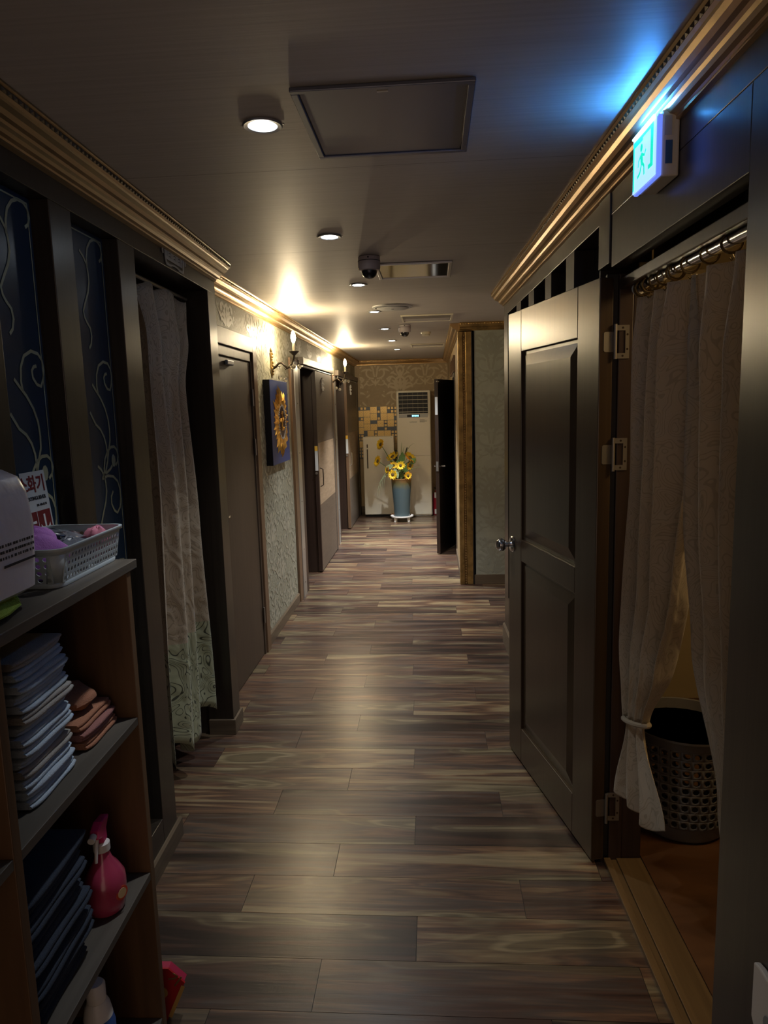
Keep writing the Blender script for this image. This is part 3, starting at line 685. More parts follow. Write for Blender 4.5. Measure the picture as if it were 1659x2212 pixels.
for a, b_ in slots: rw('sill', 0, .12, a + .0005, b_ - .0005, 0, .34)
rw('end_panel', .1205, 1.6, 4.50, 4.56, 0, CEIL)
for i, (a, b_) in enumerate(slots):
    t = thing('window_%d' % (i + 3), ['tall dark slot window nearest the camera, above the open brown door', 'second tall dark slot window from the doorway', 'third and middle tall dark slot window over the open door', 'fourth tall dark slot window from the doorway',
              'last tall dark slot window beside the far end of the right booth'][i], 'window', FRo, TH, kind='structure')
    box('pane', 'glassblack', t, .07, .076, a + .001, b_ - .001, .341, 2.0825) if 'glassblack' in M else None
    if 'glassblack' not in M:
        M['glassblack'] = mat('black_glass', (.006, .007, .009), .15); box('pane', 'glassblack', t, .07, .076, a + .001, b_ - .001, .341, 2.0825)
o = MB().prism([(-.0005, 0), (-.014, 0), (-.014, .118), (-.006, .128), (-.0005, .128)], 2.40, 4.57, 'y').build('baseboard_right', 'base', loc=FRo, rz=TH)
tag(o, 'brown baseboard behind the open brown door', 'baseboard', kind='structure')
# room behind the doorway
rm = thing('wall_room', 'warm beige walls of the small room behind the right curtain', 'wall', FRo, TH, kind='structure')
M['roomwall'] = mat('warm_beige_wall', (.38, .30, .17), .7, bump=.1)
box('wall_panel', 'roomwall', rm, 1.30, 1.34, -.5, 4.49, 0, 2.2); box('wall_panel', 'roomwall', rm, .125, 1.30, 3.6, 3.64, 0, 2.2); box('wall_panel', 'roomwall', rm, .125, 1.30, -.5, -.46, 0, 2.2)
box('lining', 'jambred', rm, .1205, .1245, -.46, 1.32, 0, 2.2); box('lining', 'jambred', rm, .1205, .1245, 2.34, 3.6, 0, 2.2)
box('room_ceiling', 'cream', rm, .125, 1.30, -.46, 3.6, 2.16, 2.2)
rf = box('room_floor', 'roomfloor', rm, .16, 1.30, -.46, 3.6, .0005, .006)
# door frame and threshold
df = thing('trim_15', 'reddish dark door frame with stepped mouldings in the right doorway', 'door frame', FRo, TH, kind='structure')
box('jamb', 'jambred', df, .046, .090, 2.268, 2.3145, .001, 1.93, bevel=.003); box('jamb', 'jambred', df, .0905, .155, 2.272, 2.3145, .001, 1.93, bevel=.003); box('shadow_gap_strip', 'boothline', df, .012, .0455, 2.28, 2.3145, .001, 1.93)  # last piece: near-black strip painting the shadow gap beside the leaf
box('head', 'doorbrown', df, .046, .090, 1.35, 2.267, 1.883, 1.915, bevel=.003); box('head', 'jambred', df, .0905, .155, 1.35, 2.2715, 1.897, 1.93, bevel=.003); box('head_backing', 'boothline', df, .156, .2, 1.2, 2.3, 1.93, 2.1)
th = MB().box(.030, .052, 1.0, 2.267, .001, .012).box(.0525, .072, 1.0, 2.267, .001, .004).box(.0725, .155, 1.0, 2.267, .001, .010).build('threshold', 'thresh', loc=FRo, rz=TH, bevel=.001)
tag(th, 'honey-brown wooden threshold strip in the right doorway', 'threshold', kind='structure')
# room lamp (warm, gives the glow through the curtain)
rl = thing('room_lamp', 'warm round ceiling lamp inside the small right room', 'lamp', inF(FRo, .80, 1.9, 2.10), TH)
MB().lathe([(.001, .06), (.12, .055), (.13, .03), (.11, .005), (.001, 0)], 20).build('shade', emit_mat('lit_shade', (1., .68, .32), 12.), rl, smooth=True)
# curtain right
cr = thing('curtain', 'beige jacquard curtain tied back on its left half, in the right doorway', 'curtain', FRo, TH)
XR = .078
def panelR(name, eL, eR, zt, zb, folds, amp, lx, seed, uvw): return curtain(name, 'curtR', cr, eL, eR, zt, zb, lx, folds, amp, n=140, m=70, seed=seed, uvw=uvw)
zt = lambda s: 1.838
panelR('tied_panel', pw((0, 2.16), (.3, 2.185), (.72, 2.225), (.95, 2.165), (1, 2.155)), pw((0, 1.765), (.3, 1.79), (.62, 1.84), (.85, 1.905), (1, 1.985)), zt, lambda s: .565 + .05 * s, 3.1, pw((0, .018), (.12, .042), (.8, .036), (1, .014)), pw((0, XR), (.12, XR + .018), (.7, XR + .012), (1, XR - .015)), 5, 1.1)
panelR('tied_tail', pw((0, 2.155), (1, 2.235)), pw((0, 2.01), (1, 1.86)), lambda s: .575 + .03 * s, lambda s: .29 + .07 * s + .015 * math.sin(20 * s), 3.0, pw((0, .010), (1, .024)), pw((0, XR - .015), (1, XR - .01)), 9, .7)
MB().tube([(XR - .014 + .024 * math.cos(q_), 2.072 + .094 * math.sin(q_), .592 - .028 * math.sin(q_)) for q_ in [2 * PI * k_ / 24 for k_ in range(25)]], .0075, 8).build('tieback', 'curtR', cr, smooth=True)
panelR('loose_panel', pw((0, 1.775), (.4, 1.79), (.62, 1.74), (.85, 1.58), (1, 1.52)), pw((0, 1.37), (.5, 1.36), (1, 1.375)), zt, lambda s: .40 - .06 * s, 2.8, pw((0, .018), (.15, .040), (1, .018)), pw((0, XR + .004), (.2, XR + .02), (1, XR + .02)), 14, 1.0)
rod = thing('curtain_rod', 'shiny chrome curtain rod with brass rings in the right doorway', 'curtain rod', FRo, TH)
MB().tube([(XR, 1.346, 1.872), (XR, 2.18, 1.872)], .0135, 16).build('pole', 'chrome', rod, smooth=True)
MB().lathe([(.001, 0), (.018, 0), (.019, .012), (.015, .02), (.001, .021)], 16, (XR, 2.18, 1.872), 'y').build('end_cap', 'white', rod, smooth=True)
rm0 = None; BR = mat('dark_brass', (.16, .11, .04), .3, .9)
for y in (2.16, 2.145, 2.10, 2.085, 2.03, 1.97, 1.90, 1.885, 1.80, 1.69, 1.58, 1.46):
    if rm0 is None:
        b = MB(); pts = [(math.cos(a) * .021, 0, math.sin(a) * .021) for a in [2 * PI * k / 20 for k in range(21)]]
        b.tube(pts, .003, 6, False); b.tube([(0, 0, -.021), (.004, 0, -.030), (0, 0, -.036), (-.004, 0, -.030)], .0014, 5)
        rm0 = b.build('ring', BR, rod, smooth=True); o = rm0
    else:
        o = rm0.copy(); C.objects.link(o)
    o.location = (XR, y, 1.868); o.rotation_euler = (0, 0, random.uniform(-.25, .25))

# open brown door in front of the booth (hinged at the doorway)
H0 = Vector((.511, 2.251, 0)); ang = math.atan2(3.068 - 2.251, .326 - .511)
do = thing('door_4', 'large open brown panelled door with a steel knob at the right', 'door', H0, ang, kind='structure')
T = .044
# local: x along the leaf from hinge edge, y positive = corridor side
def yb(a, b_): return (a, b_)
yA, yB = -T, 0.
for nm, x0, x1, z0, z1 in (('stile', 0, .158, .012, 1.918), ('stile', .690, .843, .012, 1.918), ('top_rail', .1585, .6895, 1.755, 1.918), ('middle_rail', .1585, .6895, .902, .993), ('bottom_rail', .1585, .6895, .012, .165)):
    box(nm, 'doorbrown', do, x0, x1, yA, yB, z0, z1, bevel=.0025)
for z0, z1 in ((.994, 1.754), (.166, .901)):
    x0, x1 = .159, .689; d = .012; e = .055
    b = MB(); vs = [(x0, -d, z0), (x1, -d, z0), (x1, -d, z1), (x0, -d, z1), (x0 + .012, -d, z0 + .012), (x1 - .012, -d, z0 + .012), (x1 - .012, -d, z1 - .012), (x0 + .012, -d, z1 - .012),
                    (x0 + e, -.001, z0 + e), (x1 - e, -.001, z0 + e), (x1 - e, -.001, z1 - e), (x0 + e, -.001, z1 - e)]
    fs = [(0, 1, 5, 4), (1, 2, 6, 5), (2, 3, 7, 6), (3, 0, 4, 7), (4, 5, 9, 8), (5, 6, 10, 9), (6, 7, 11, 10), (7, 4, 8, 11), (8, 9, 10, 11)]
    b.add(vs, fs); b.box(x0, x1, -T + .008, -d - .001, z0, z1); b.build('raised_panel', 'doorbrown', do)
k = MB().lathe([(.001, 0), (.033, 0), (.034, .003), (.030, .008), (.018, .012), (.0001, .012)], 24, (.795, 0, .955), 'y').build('knob_rose', 'chrome', do, smooth=True)
b = MB().lathe([(.0115, .010), (.011, .026), (.014, .031), (.021, .036), (.0258, .044), (.027, .052), (.0258, .061), (.020, .069), (.011, .0735), (.0001, .0745)], 24, (.795, 0, .955), 'y')
b.build('knob', 'chrome', do, smooth=True)
q = MB()
for r, h in ((.0262, .044), (.0272, .050), (.0262, .058)): q.tube([(.795 + r * math.cos(2 * PI * i / 24), h, .955 + r * math.sin(2 * PI * i / 24)) for i in range(25)], .0011, 5, False)
q.build('knob_bands', 'ink', k)
hg0 = None
for z in (1.728, 1.385, .199):
    h = bpy.data.objects.new('hinge', None); place(h, do); h.location = (0, -T - .004, z)
    b = MB().tube([(-.008, 0, -.052), (-.008, 0, .052)], .0055, 10); b.build('knuckle', 'hinge', h, smooth=True)
    MB().prism([(.002, -.030), (.030, -.030), (.034, -.026), (.034, .026), (.030, .030), (.002, .030)], -.0016, -.0002, 'x').build('leaf_plate', 'hinge', h)
    for c in (-.02, 0, .02): pass
# the fixed plates of the three hinges are parts of the door frame
for z in (1.728, 1.385, .199):
    a = bpy.data.objects.new('hinge_plate', None); place(a, df); a.location = (0, 2.2675, z)
    b = MB()
    for q in ((.036, .078, .034, .050), (.036, .078, -.050, -.034), (.066, .078, -.034, .034)): b.box(q[0], q[1], -.0025, -.0005, q[2], q[3])
    b.build('plate', 'hinge', a); b = MB()
    for (sx_, sz) in ((.058, .042), (.058, -.042), (.072, .022), (.072, -.022)): b.lathe([(.0001, -.0028), (.0035, -.0028), (.0035, -.0024)], 8, (sx_, 0, sz), 'y')
    o = b.build('screws', 'iron', a); o['kind'] = 'stuff'

# ------------------------------------------------------------------ exit sign
sg = thing('exit_sign', 'glowing green running-man exit sign high on the right wall', 'sign', inF(FRo, 0, 1.745, 2.097), TH)
box('housing', 'cream', sg, -.040, -.0006, -.068, .075, -.066, .070, bevel=.004)
box('lens_body', emit_mat('lit_sign_rim', (.12, .20, .8), .35), sg, -.052, -.0405, -.078, .085, -.067, .060, bevel=.004)
box('led_strip', emit_mat('lit_blue_led_strip', (.06, .36, 1.), 90.), sg, -.058, -.0548, -.070, .078, .057, .0605)
fs_ = box('sign_face', 'signface', sg, -.0545, -.0525, -.074, .081, -.063, .056)
fmR = lambda u, v, h: (-.0545 - h, -u, v)   # right = -y
b = MB(); A = lambda x0, x1, z0, z1: b.add([fmR(x0, z0, .0008), fmR(x1, z0, .0008), fmR(x1, z1, .0008), fmR(x0, z1, .0008)], [(0, 1, 2, 3)])
A(-.078, -.068, -.058, .050); A(-.068, -.010, .036, .050); A(.044, .062, -.040, .050); A(-.010, .044, .042, .050); A(.030, .044, -.040, -.030)
b.disc(-.018, .022, .009, fmR, None, .0009)
b.ribbon([(-.020, .010), (-.012, -.012)], .016, fmR, None, .0009); b.ribbon([(-.016, .008), (.004, .000), (.014, .010)], .006, fmR, None, .0009); b.ribbon([(-.022, .006), (-.036, -.002), (-.040, -.014)], .006, fmR, None, .0009)
b.ribbon([(-.012, -.012), (.002, -.022), (.004, -.042)], .008, fmR, None, .0009); b.ribbon([(-.014, -.012), (-.026, -.030), (-.044, -.036)], .008, fmR, None, .0009)
b.build('pictogram', 'signgreen', fs_)
o = box('rating_label', mat('blue_label', (.03, .10, .22)), sg, -.031, -.016, -.0692, -.0684, -.040, .008); box('rating_label', 'plaque', sg, -.034, -.018, -.0692, -.0684, .018, .058)
# wall outlet, bottom right
ol = thing('wall_outlet', 'white wall socket on the dark wall at the lower right', 'outlet', inF(FRo, -.0006, 1.09, .49), TH)
MB().prism([(-.055, -.055), (.055, -.055), (.075, -.030), (.075, .075), (.055, .080), (-.055, .080)], -.012, 0, 'x').build('cover_plate', 'white', ol, bevel=.003)
MB().lathe([(.001, -.013), (.021, -.0135), (.022, -.0121)], 20, (0, .01, .0), 'x').build('socket', 'grey', ol)
MB().lathe([(.0005, -.0146), (.003, -.0146), (.003, -.0136)], 8, (0, .020, .0), 'x').lathe([(.0005, -.0146), (.003, -.0146), (.003, -.0136)], 8, (0, .0, .0), 'x').build('pin_holes', 'ink', ol)

# ------------------------------------------------------------------ laundry basket in the small room
def perf(fmap, nu, nv, hole=.34, sx=1.):
    """grid of nu x nv cells each with an octagonal hole, fmap(u, v) in cell units"""
    b = MB()
    for i in range(nu):
        for j in range(nv):
            c = (i + .5, j + .5); vs = []
            sq = [(-.5, -.5), (0, -.5), (.5, -.5), (.5, 0), (.5, .5), (0, .5), (-.5, .5), (-.5, 0)]
            for k, q in enumerate(sq): vs.append(fmap(c[0] + q[0], c[1] + q[1]))
            for k, q in enumerate(sq):
                a = math.atan2(q[1], q[0]); vs.append(fmap(c[0] + hole * math.cos(a) * sx, c[1] + hole * math.sin(a)))
            b.add(vs, [(k, (k + 1) % 8, 8 + (k + 1) % 8, 8 + k) for k in range(8)])
    return b
lb = thing('laundry_basket', 'tall grey perforated laundry basket behind the tied curtain', 'basket', inF(FRo, .37, 2.49, .007), TH)
GB = mat('dim_grey_plastic', (.13, .125, .12), .45)
def lmap(u, v, nv=9, nu=32, z0=.06, z1=.36):
    t = v / nv; z = z0 + (z1 - z0) * t; r = .155 + .035 * (z / .4); a = 2 * PI * u / nu
    return (r * math.cos(a), r * math.sin(a), z)
perf(lambda u, v: lmap(u, v), 32, 9, .33).build('perforated_wall', GB, lb, smooth=True, solid=.003)
MB().lathe([(.001, .0), (.140, 0), (.152, .012), (.1603, .06), (.158, .06), (.150, .014), (.001, .008)], 32).build('base', GB, lb, smooth=True)
MB().lathe([(.1865, .36), (.194, .395), (.200, .398), (.200, .390), (.196, .388), (.1895, .36)], 32).build('rim', GB, lb, smooth=True)

# ------------------------------------------------------------------ ceiling fixtures
dl = thing('downlight', 'x', 'ceiling light', (-.39, 1.785, CEIL), group='recessed downlights along the corridor ceiling')
MB().lathe([(.034, .0), (.046, -.0005), (.048, -.004), (.045, -.007), (.035, -.006), (.032, .0)], 28).build('trim_ring', 'steel', dl, smooth=True)
MB().lathe([(.0001, -.002), (.018, -.006), (.028, -.005), (.032, -.001)], 24).build('lens', 'led', dl, smooth=True)
for s in (1, -1): MB().box(s * .046 - .006, s * .046 + .006, -.003, .003, -.004, -.001).build('spring_clip', 'steel', dl)
li = bpy.data.lights.new('downlight_beam', 'SPOT'); li.energy = DOWN_W; li.spot_size = math.radians(84); li.spot_blend = .9; li.color = (.93, .96, 1.); li.shadow_soft_size = .03
lo = bpy.data.objects.new('beam', li); place(lo, dl); lo.location = (0, 0, -.012)
labs = ['largest and nearest recessed downlight, left of the big ceiling hatch', 'second recessed downlight from the camera, just before the nearer dome camera', 'third recessed downlight from the camera, beyond the nearer dome camera', 'fourth recessed downlight from the camera, just beyond the round vent',
        'fifth recessed downlight from the camera, left of the farther dome camera', 'sixth recessed downlight from the camera, second farthest', 'farthest recessed downlight near the end wall']
dl['label'] = labs[0]
li.energy = DOWN_W * .26
for i in range(1, 7):
    nd = dup(dl, (-.39 - .001 * i, 1.785 + 1.128 * i, CEIL), labs[i])
    for ch in [o for o in C.objects if o.parent == nd and o.type == 'LIGHT']: ch.data = ch.data.copy(); ch.data.energy = DOWN_W * (.42, .75, 1.2, 2.0, 3.0, 4.2)[i - 1]

def hatch(name, label, x0, x1, y0, y1, mt, frame, group=None):
    t = thing(name, label, 'ceiling hatch', ((x0 + x1) / 2, (y0 + y1) / 2, CEIL), group=group); a, c = (x1 - x0) / 2, (y1 - y0) / 2; w_ = .016
    for q in ((-a, a, -c, -c + w_), (-a, a, c - w_, c), (-a, -a + w_, -c + w_, c - w_), (a - w_, a, -c + w_, c - w_)): box('frame_bar', frame, t, q[0], q[1], q[2], q[3], -.010, -.0005, bevel=.002)
    box('panel', mt, t, -a + w_ + .003, a - w_ - .003, -c + w_ + .003, c - w_ - .003, -.006, -.0008)
    box('latch', 'cream', t, -.012, .012, -c + w_ + .006, -c + w_ + .012, -.010, -.0062)
    return t
hatch('ceiling_hatch', 'large grey-blue ceiling access hatch nearest the camera', -.290, .104, 1.60, 2.02, 'lilac_plate', 'lilac_plate', None)
hatch('ceiling_hatch', 'mirror-bright ceiling access hatch behind the nearer dome camera', -.262, .108, 3.49, 3.88, 'mirror' if 'mirror' in M else mat('mirror_plate', (.62, .60, .55), .10, .9), 'steel')
hatch('ceiling_hatch', 'cream-framed ceiling access hatch beyond the round vent', -.222, .172, 5.44, 5.84, 'ceiling', 'cream')
hatch('ceiling_hatch', 'farthest ceiling access hatch near the end wall', -.222, .154, 7.92, 8.28, 'ceiling', 'cream')
vt = thing('ceiling_vent', 'round shallow grey ceiling vent disc', 'ceiling vent', (-.255, 4.96, CEIL))
MB().lathe([(.120, 0), (.138, -.001), (.136, -.008), (.118, -.012), (.112, -.006)], 36).build('outer_ring', 'plaque', vt, smooth=True)
MB().lathe([(.0001, -.018), (.100, -.018), (.108, -.014), (.100, -.010)], 36).build('disc', 'plaque', vt, smooth=True)
MB().lathe([(.0001, -.022), (.010, -.021), (.012, -.018)], 12).build('centre_screw', 'steel', vt, smooth=True)
MB().lathe([(.04, -.0005), (.04, -.011), (.0001, -.011)], 16).build('stem', 'plaque', vt)
dc = thing('dome_camera', 'nearer white dome security camera with a black dome', 'camera', (-.272, 3.335, CEIL), group='dome security cameras')
LIL = mat('camera_shell', (.42, .37, .36), .4)
MB().lathe([(.047, -.0005), (.050, -.003), (.050, -.020), (.0505, -.022), (.0505, -.050), (.047, -.060), (.036, -.062)], 32).build('shell', LIL, dc, smooth=True)
MB().lathe([(.0508, -.019), (.0512, -.0205), (.0508, -.022)], 32).build('seam_line', 'ink', dc)
MB().lathe([(.0355, -.060), (.035, -.070), (.029, -.084), (.018, -.093), (.0001, -.097)], 28).build('dome', 'blackplastic', dc, smooth=True)
MB().lathe([(.0001, -.0003), (.004, -.0003), (.004, .0008)], 8, (0, -.0515, -.010), 'y').build('screw', 'ink', dc)
dup(dc, (-.214, 6.09, CEIL), 'farther dome security camera beyond the cream-framed hatch')
sd = thing('smoke_detector', 'small cream smoke detector on the ceiling near the far end', 'smoke detector', (-.043, 6.72, CEIL))
MB().lathe([(.045, -.0005), (.045, -.012), (.040, -.018)], 24).build('mount_ring', 'cream', sd, smooth=True)
MB().lathe([(.036, -.018), (.038, -.030), (.030, -.038), (.0001, -.040)], 24).build('sensor_cap', 'cream', sd, smooth=True)

# ------------------------------------------------------------------ sconces
def sconce(y, label, name='wall_sconce'):
    t = thing(name, label, 'wall lamp', (xl, y, 1.85), group='candle wall sconces on the left wall')
    b = MB(); b.prism([(-.022, -.05), (0, -.075), (.022, -.05), (.030, 0), (.020, .05), (.030, .09), (0, .13), (-.030, .09), (-.020, .05), (-.030, 0)], .0005, .008, 'x')
    for k in range(9): b.ball((.010, .016 * math.sin(k * 2.1), -.05 + k * .02), .010, 6)
    b.build('back_plate', 'golddark', t)
    b = MB().tube([(.008, 0, -.01), (.035, 0, .0), (.055, 0, .022), (.075, 0, .026), (.095, 0, .008), (.115, 0, -.012), (.135, 0, -.004), (.155, 0, .035), (.165, 0, .075)], [.013, .009, .0075, .0075, .0075, .009, .0075, .0075, .009], 8)
    b.tube([(.045, 0, .010), (.060, 0, -.004), (.066, 0, .004)], .003, 6); b.tube([(.115, 0, -.012), (.100, 0, -.022), (.096, 0, -.012)], .003, 6); b.tube([(.14, 0, .0), (.158, 0, -.006), (.164, 0, .006)], .003, 6)
    b.build('arm', 'iron', t, smooth=True)
    MB().lathe([(.004, .070), (.010, .074), (.030, .092), (.037, .100), (.036, .102), (.010, .094), (.001, .094)], 18, (.165, 0, 0)).build('drip_cup', 'iron', t, smooth=True)
    MB().lathe([(.009, .094), (.0095, .160), (.001, .160)], 12, (.165, 0, 0)).build('candle_sleeve', 'cream', t, smooth=True)
    MB().lathe([(.008, .160), (.014, .176), (.0175, .192), (.015, .212), (.009, .230), (.0001, .240)], 14, (.165, 0, 0)).build('bulb', 'bulb', t, smooth=True)
    cm = M.get('crystal')
    if cm is None:
        cm = mat('crystal', (.9, .88, .80), .05); cm.node_tree.nodes['Principled BSDF'].inputs['Transmission Weight'].default_value = .8; M['crystal'] = cm
    for (x, yy, z) in ((.060, 0, -.006), (.098, 0, -.022), (.135, .02, .045), (.165, -.03, .04), (.195, .02, .04), (.15, -.015, .035)):
        h = z - (.055 if z < 0 else .03); m_ = MB(); 
        for k in range(3): m_.ball((x, yy, z + (h - z) * (k + .5) / 3), .0028, 6)
        m_.ball((x, yy, h - .014), .016, 8); m_.build('crystal_drop', cm, t, smooth=True)
    return t
s1 = sconce(4.97, 'nearer candle-style wall sconce with crystal drops above the blue picture')
dup(s1, (xl, 7.93, 1.85), 'farther candle-style wall sconce with crystal drops, between the sliding doors')

# ------------------------------------------------------------------ picture
pc = thing('picture', 'deep blue canvas with a gold sunburst relief around a dark oval', 'picture', (xl + .001, 4.98, 1.468))
NAVY = mat('navy_canvas', (.012, .035, .16), .45, bump=.2, bscale=200); 
box('canvas', NAVY, pc, .0425, .045, -.285, .285, -.285, .285, bevel=.001); box('canvas_edge', mat('black_canvas_edge', (.006, .007, .012), .7), pc, 0, .042, -.285, .285, -.285, .285)
b = MB(); n = 96; rnd = random.Random(5); vs = [(.0455, 0, 0)]; rad = []
for k in range(n):
    a = 2 * PI * k / n; base = .185 + .012 * math.sin(8 * a); tip = base + (.045 if k % 3 == 0 else -.012) * rnd.uniform(.6, 1.2)
    vs.append((.0458, tip * math.cos(a), tip * math.sin(a) * 1.05)); rad.append(tip)
for ring, (q, h) in enumerate(((.86, .056), (.72, .050), (.60, .058))):
    for k in range(n):
        a = 2 * PI * k / n; rr_ = (.19 if ring else rad[k] * 1.02) * q + rnd.uniform(-.006, .006); vs.append((.0 + h + rnd.uniform(-.003, .005), rr_ * math.cos(a), rr_ * 1.05 * math.sin(a)))
fs = []
for ring in range(3):
    o0, o1 = 1 + ring * n, 1 + (ring + 1) * n
    fs += [(o0 + k, o0 + (k + 1) % n, o1 + (k + 1) % n, o1 + k) for k in range(n)]
b.add(vs, fs); b.build('sunburst_relief', 'goldleaf', pc)
MB().lathe([(.001, .047), (.105, .047), (.112, .052), (.104, .054), (.001, .053)], 40, (0, 0, 0), 'x', 1, 1.05).build('dark_oval', mat('dark_wine', (.045, .012, .012), .4), pc)
b = MB()
for k in range(40): b.ball((.056, .110 * math.cos(2 * PI * k / 40), .1155 * math.sin(2 * PI * k / 40)), .0075, 6)
b.build('pearl_ring', 'white', pc)
b = MB(); 
for q in ([(-.03, -.05), (.03, -.055), (.05, -.04)], [(-.01, -.04), (0, .0), (.02, .03), (.0, .06)], [(0, 0), (-.03, .02), (-.045, .0)], [(.0, .02), (.035, .01), (.05, .03)], [(.01, .05), (.03, .07)]):
    b.tube([(.056, a_, c_) for a_, c_ in q], .008, 6)
b.build('gold_figure', 'goldleaf', pc, smooth=True)

# ------------------------------------------------------------------ end of the corridor: fridge, air conditioner, flowers
fg = thing('refrigerator', 'cream small refrigerator with a slim dark handle at the far end', 'refrigerator', (-.762, 10.22, 0))
box('cabinet', 'fridge', fg, -.215, .215, -.14, .19, .035, 1.14, bevel=.006); box('door', 'fridge', fg, -.218, .218, -.19, -.145, .035, 1.145, bevel=.008)
box('plinth', 'black', fg, -.21, .21, -.16, .18, .0, .034); box('handle', 'iron', fg, -.165, -.150, -.205, -.1905, .70, .97, bevel=.003); box('handle_top', 'iron', fg, -.165, -.150, -.203, -.1905, .99, 1.04, bevel=.003)
box('badge', 'steel', fg, .17, .20, -.1915, -.1903, 1.12, 1.135)
ac = thing('air_conditioner', 'tall cream floor-standing air conditioner with dark louvres and a blue display', 'air conditioner', (-.262, 10.22, 0))
box('body', 'fridge', ac, -.236, .246, -.185, .19, .002, 1.775, bevel=.022)
box('lower_front', 'fridge', ac, -.225, .235, -.193, -.1855, .03, .86, bevel=.006); box('upper_front', 'fridge', ac, -.225, .235, -.193, -.1855, .866, 1.425, bevel=.006)
box('grille_recess', 'black', ac, -.200, .205, -.190, -.1858, 1.455, 1.745)
for i in range(5): box('louvre', 'cream', ac, -.198, .203, -.206, -.1905, 1.475 + i * .056, 1.481 + i * .056, bevel=.001)
b = MB()
for i in range(5): b.box(-.150 + i * .072, -.144 + i * .072, -.1935, -.1902, 1.458, 1.742)
b.build('vertical_vanes', 'leaflow', ac)
box('grille_frame', 'cream', ac, -.206, -.2005, -.204, -.1858, 1.45, 1.75); box('grille_frame', 'cream', ac, .2055, .211, -.204, -.1858, 1.45, 1.75)
s_ = box('control_strip', 'plaque', ac, -.200, .205, -.197, -.1935, 1.398, 1.446, bevel=.002); box('display', 'ink', s_, -.085, .095, -.1985, -.1972, 1.404, 1.440)
b = MB()
for i in range(5): b.box(-.015 + i * .020, -.003 + i * .020, -.1996, -.1988, 1.412 + .003 * (i % 2), 1.432)
b.build('display_digits', 'display', s_)
text('brand_lettering', 'SAMSUNG', .022, 'ink', ac, face_my(.0, -.1945, 1.335))
b = MB()
for i in range(5): b.box(.09, .09 + (.10 if i % 2 else .07), -.1942, -.1935, 1.332 + i * .008, 1.335 + i * .008)
b.build('fine_print', 'ink', ac)

vs_ = thing('vase_stand', 'low white round plant stand under the tall grey-blue vase', 'stand', (-.432, 9.64, 0))
MB().lathe([(.001, .060), (.150, .060), (.156, .066), (.156, .080), (.148, .082), (.140, .072), (.001, .070)], 28).build('tray', 'white', vs_, smooth=True)
for a in (PI * .28, PI * .72, PI * 1.25, PI * 1.75):
    MB().box(-.016, .016, -.016, .016, 0, .062).build('foot', 'white', vs_, bevel=.004, loc=(.125 * math.cos(a), .125 * math.sin(a), 0), rz=a)
def vase_mat():
    m, N, L, P = new_mat('glazed_vase'); tc = N.new('ShaderNodeTexCoord'); s = N.new('ShaderNodeSeparateXYZ'); L.new(tc.outputs['Object'], s.inputs[0])
    n = N.new('ShaderNodeTexNoise'); n.inputs['Scale'].default_value = 14; L.new(tc.outputs['Object'], n.inputs['Vector'])
    a = N.new('ShaderNodeMath'); a.operation = 'MULTIPLY_ADD'; a.inputs[1].default_value = .09; L.new(n.outputs['Fac'], a.inputs[0]); L.new(s.outputs['Z'], a.inputs[2])
    r = N.new('ShaderNodeValToRGB'); e = r.color_ramp.elements; e[0].position = .42; e[0].color = (.065, .095, .105, 1); e[1].position = .58; e[1].color = (.30, .14, .04, 1); q = e.new(.50); q.color = (.13, .12, .055, 1)
    L.new(a.outputs[0], r.inputs[0]); L.new(r.outputs[0], P.inputs['Base Color']); P.inputs['Roughness'].default_value = .22; return m
M['vase'] = vase_mat()
va = thing('vase', 'tall tapered grey-blue glazed vase with a brown rim on a white stand', 'vase', (-.432, 9.64, .0725))
MB().lathe([(.001, 0), (.100, 0), (.106, .006), (.118, .20), (.135, .42), (.140, .505), (.146, .512), (.144, .520), (.132, .518), (.128, .46), (.001, .40)], 36).build('body', 'vase', va, smooth=True)
M['petal'] = mat('yellow_petal', (.80, .52, .02), .5, var=.25, bscale=120); M['petal2'] = mat('orange_petal', (.70, .30, .02), .5, var=.3, bscale=120)
M['disc'] = mat('sunflower_disc', (.10, .06, .015), .8, bump=1., bscale=400); M['leaf'] = mat('green_leaf', (.08, .15, .035), .45, var=.3, bscale=60); M['leafpale'] = mat('pale_green_leaf', (.28, .36, .20), .45, var=.2, bscale=60)
M['leafmid'] = mat('mid_green_blade', (.17, .24, .07), .45, var=.2, bscale=60)
M['stem'] = mat('green_stem', (.07, .13, .03), .5)
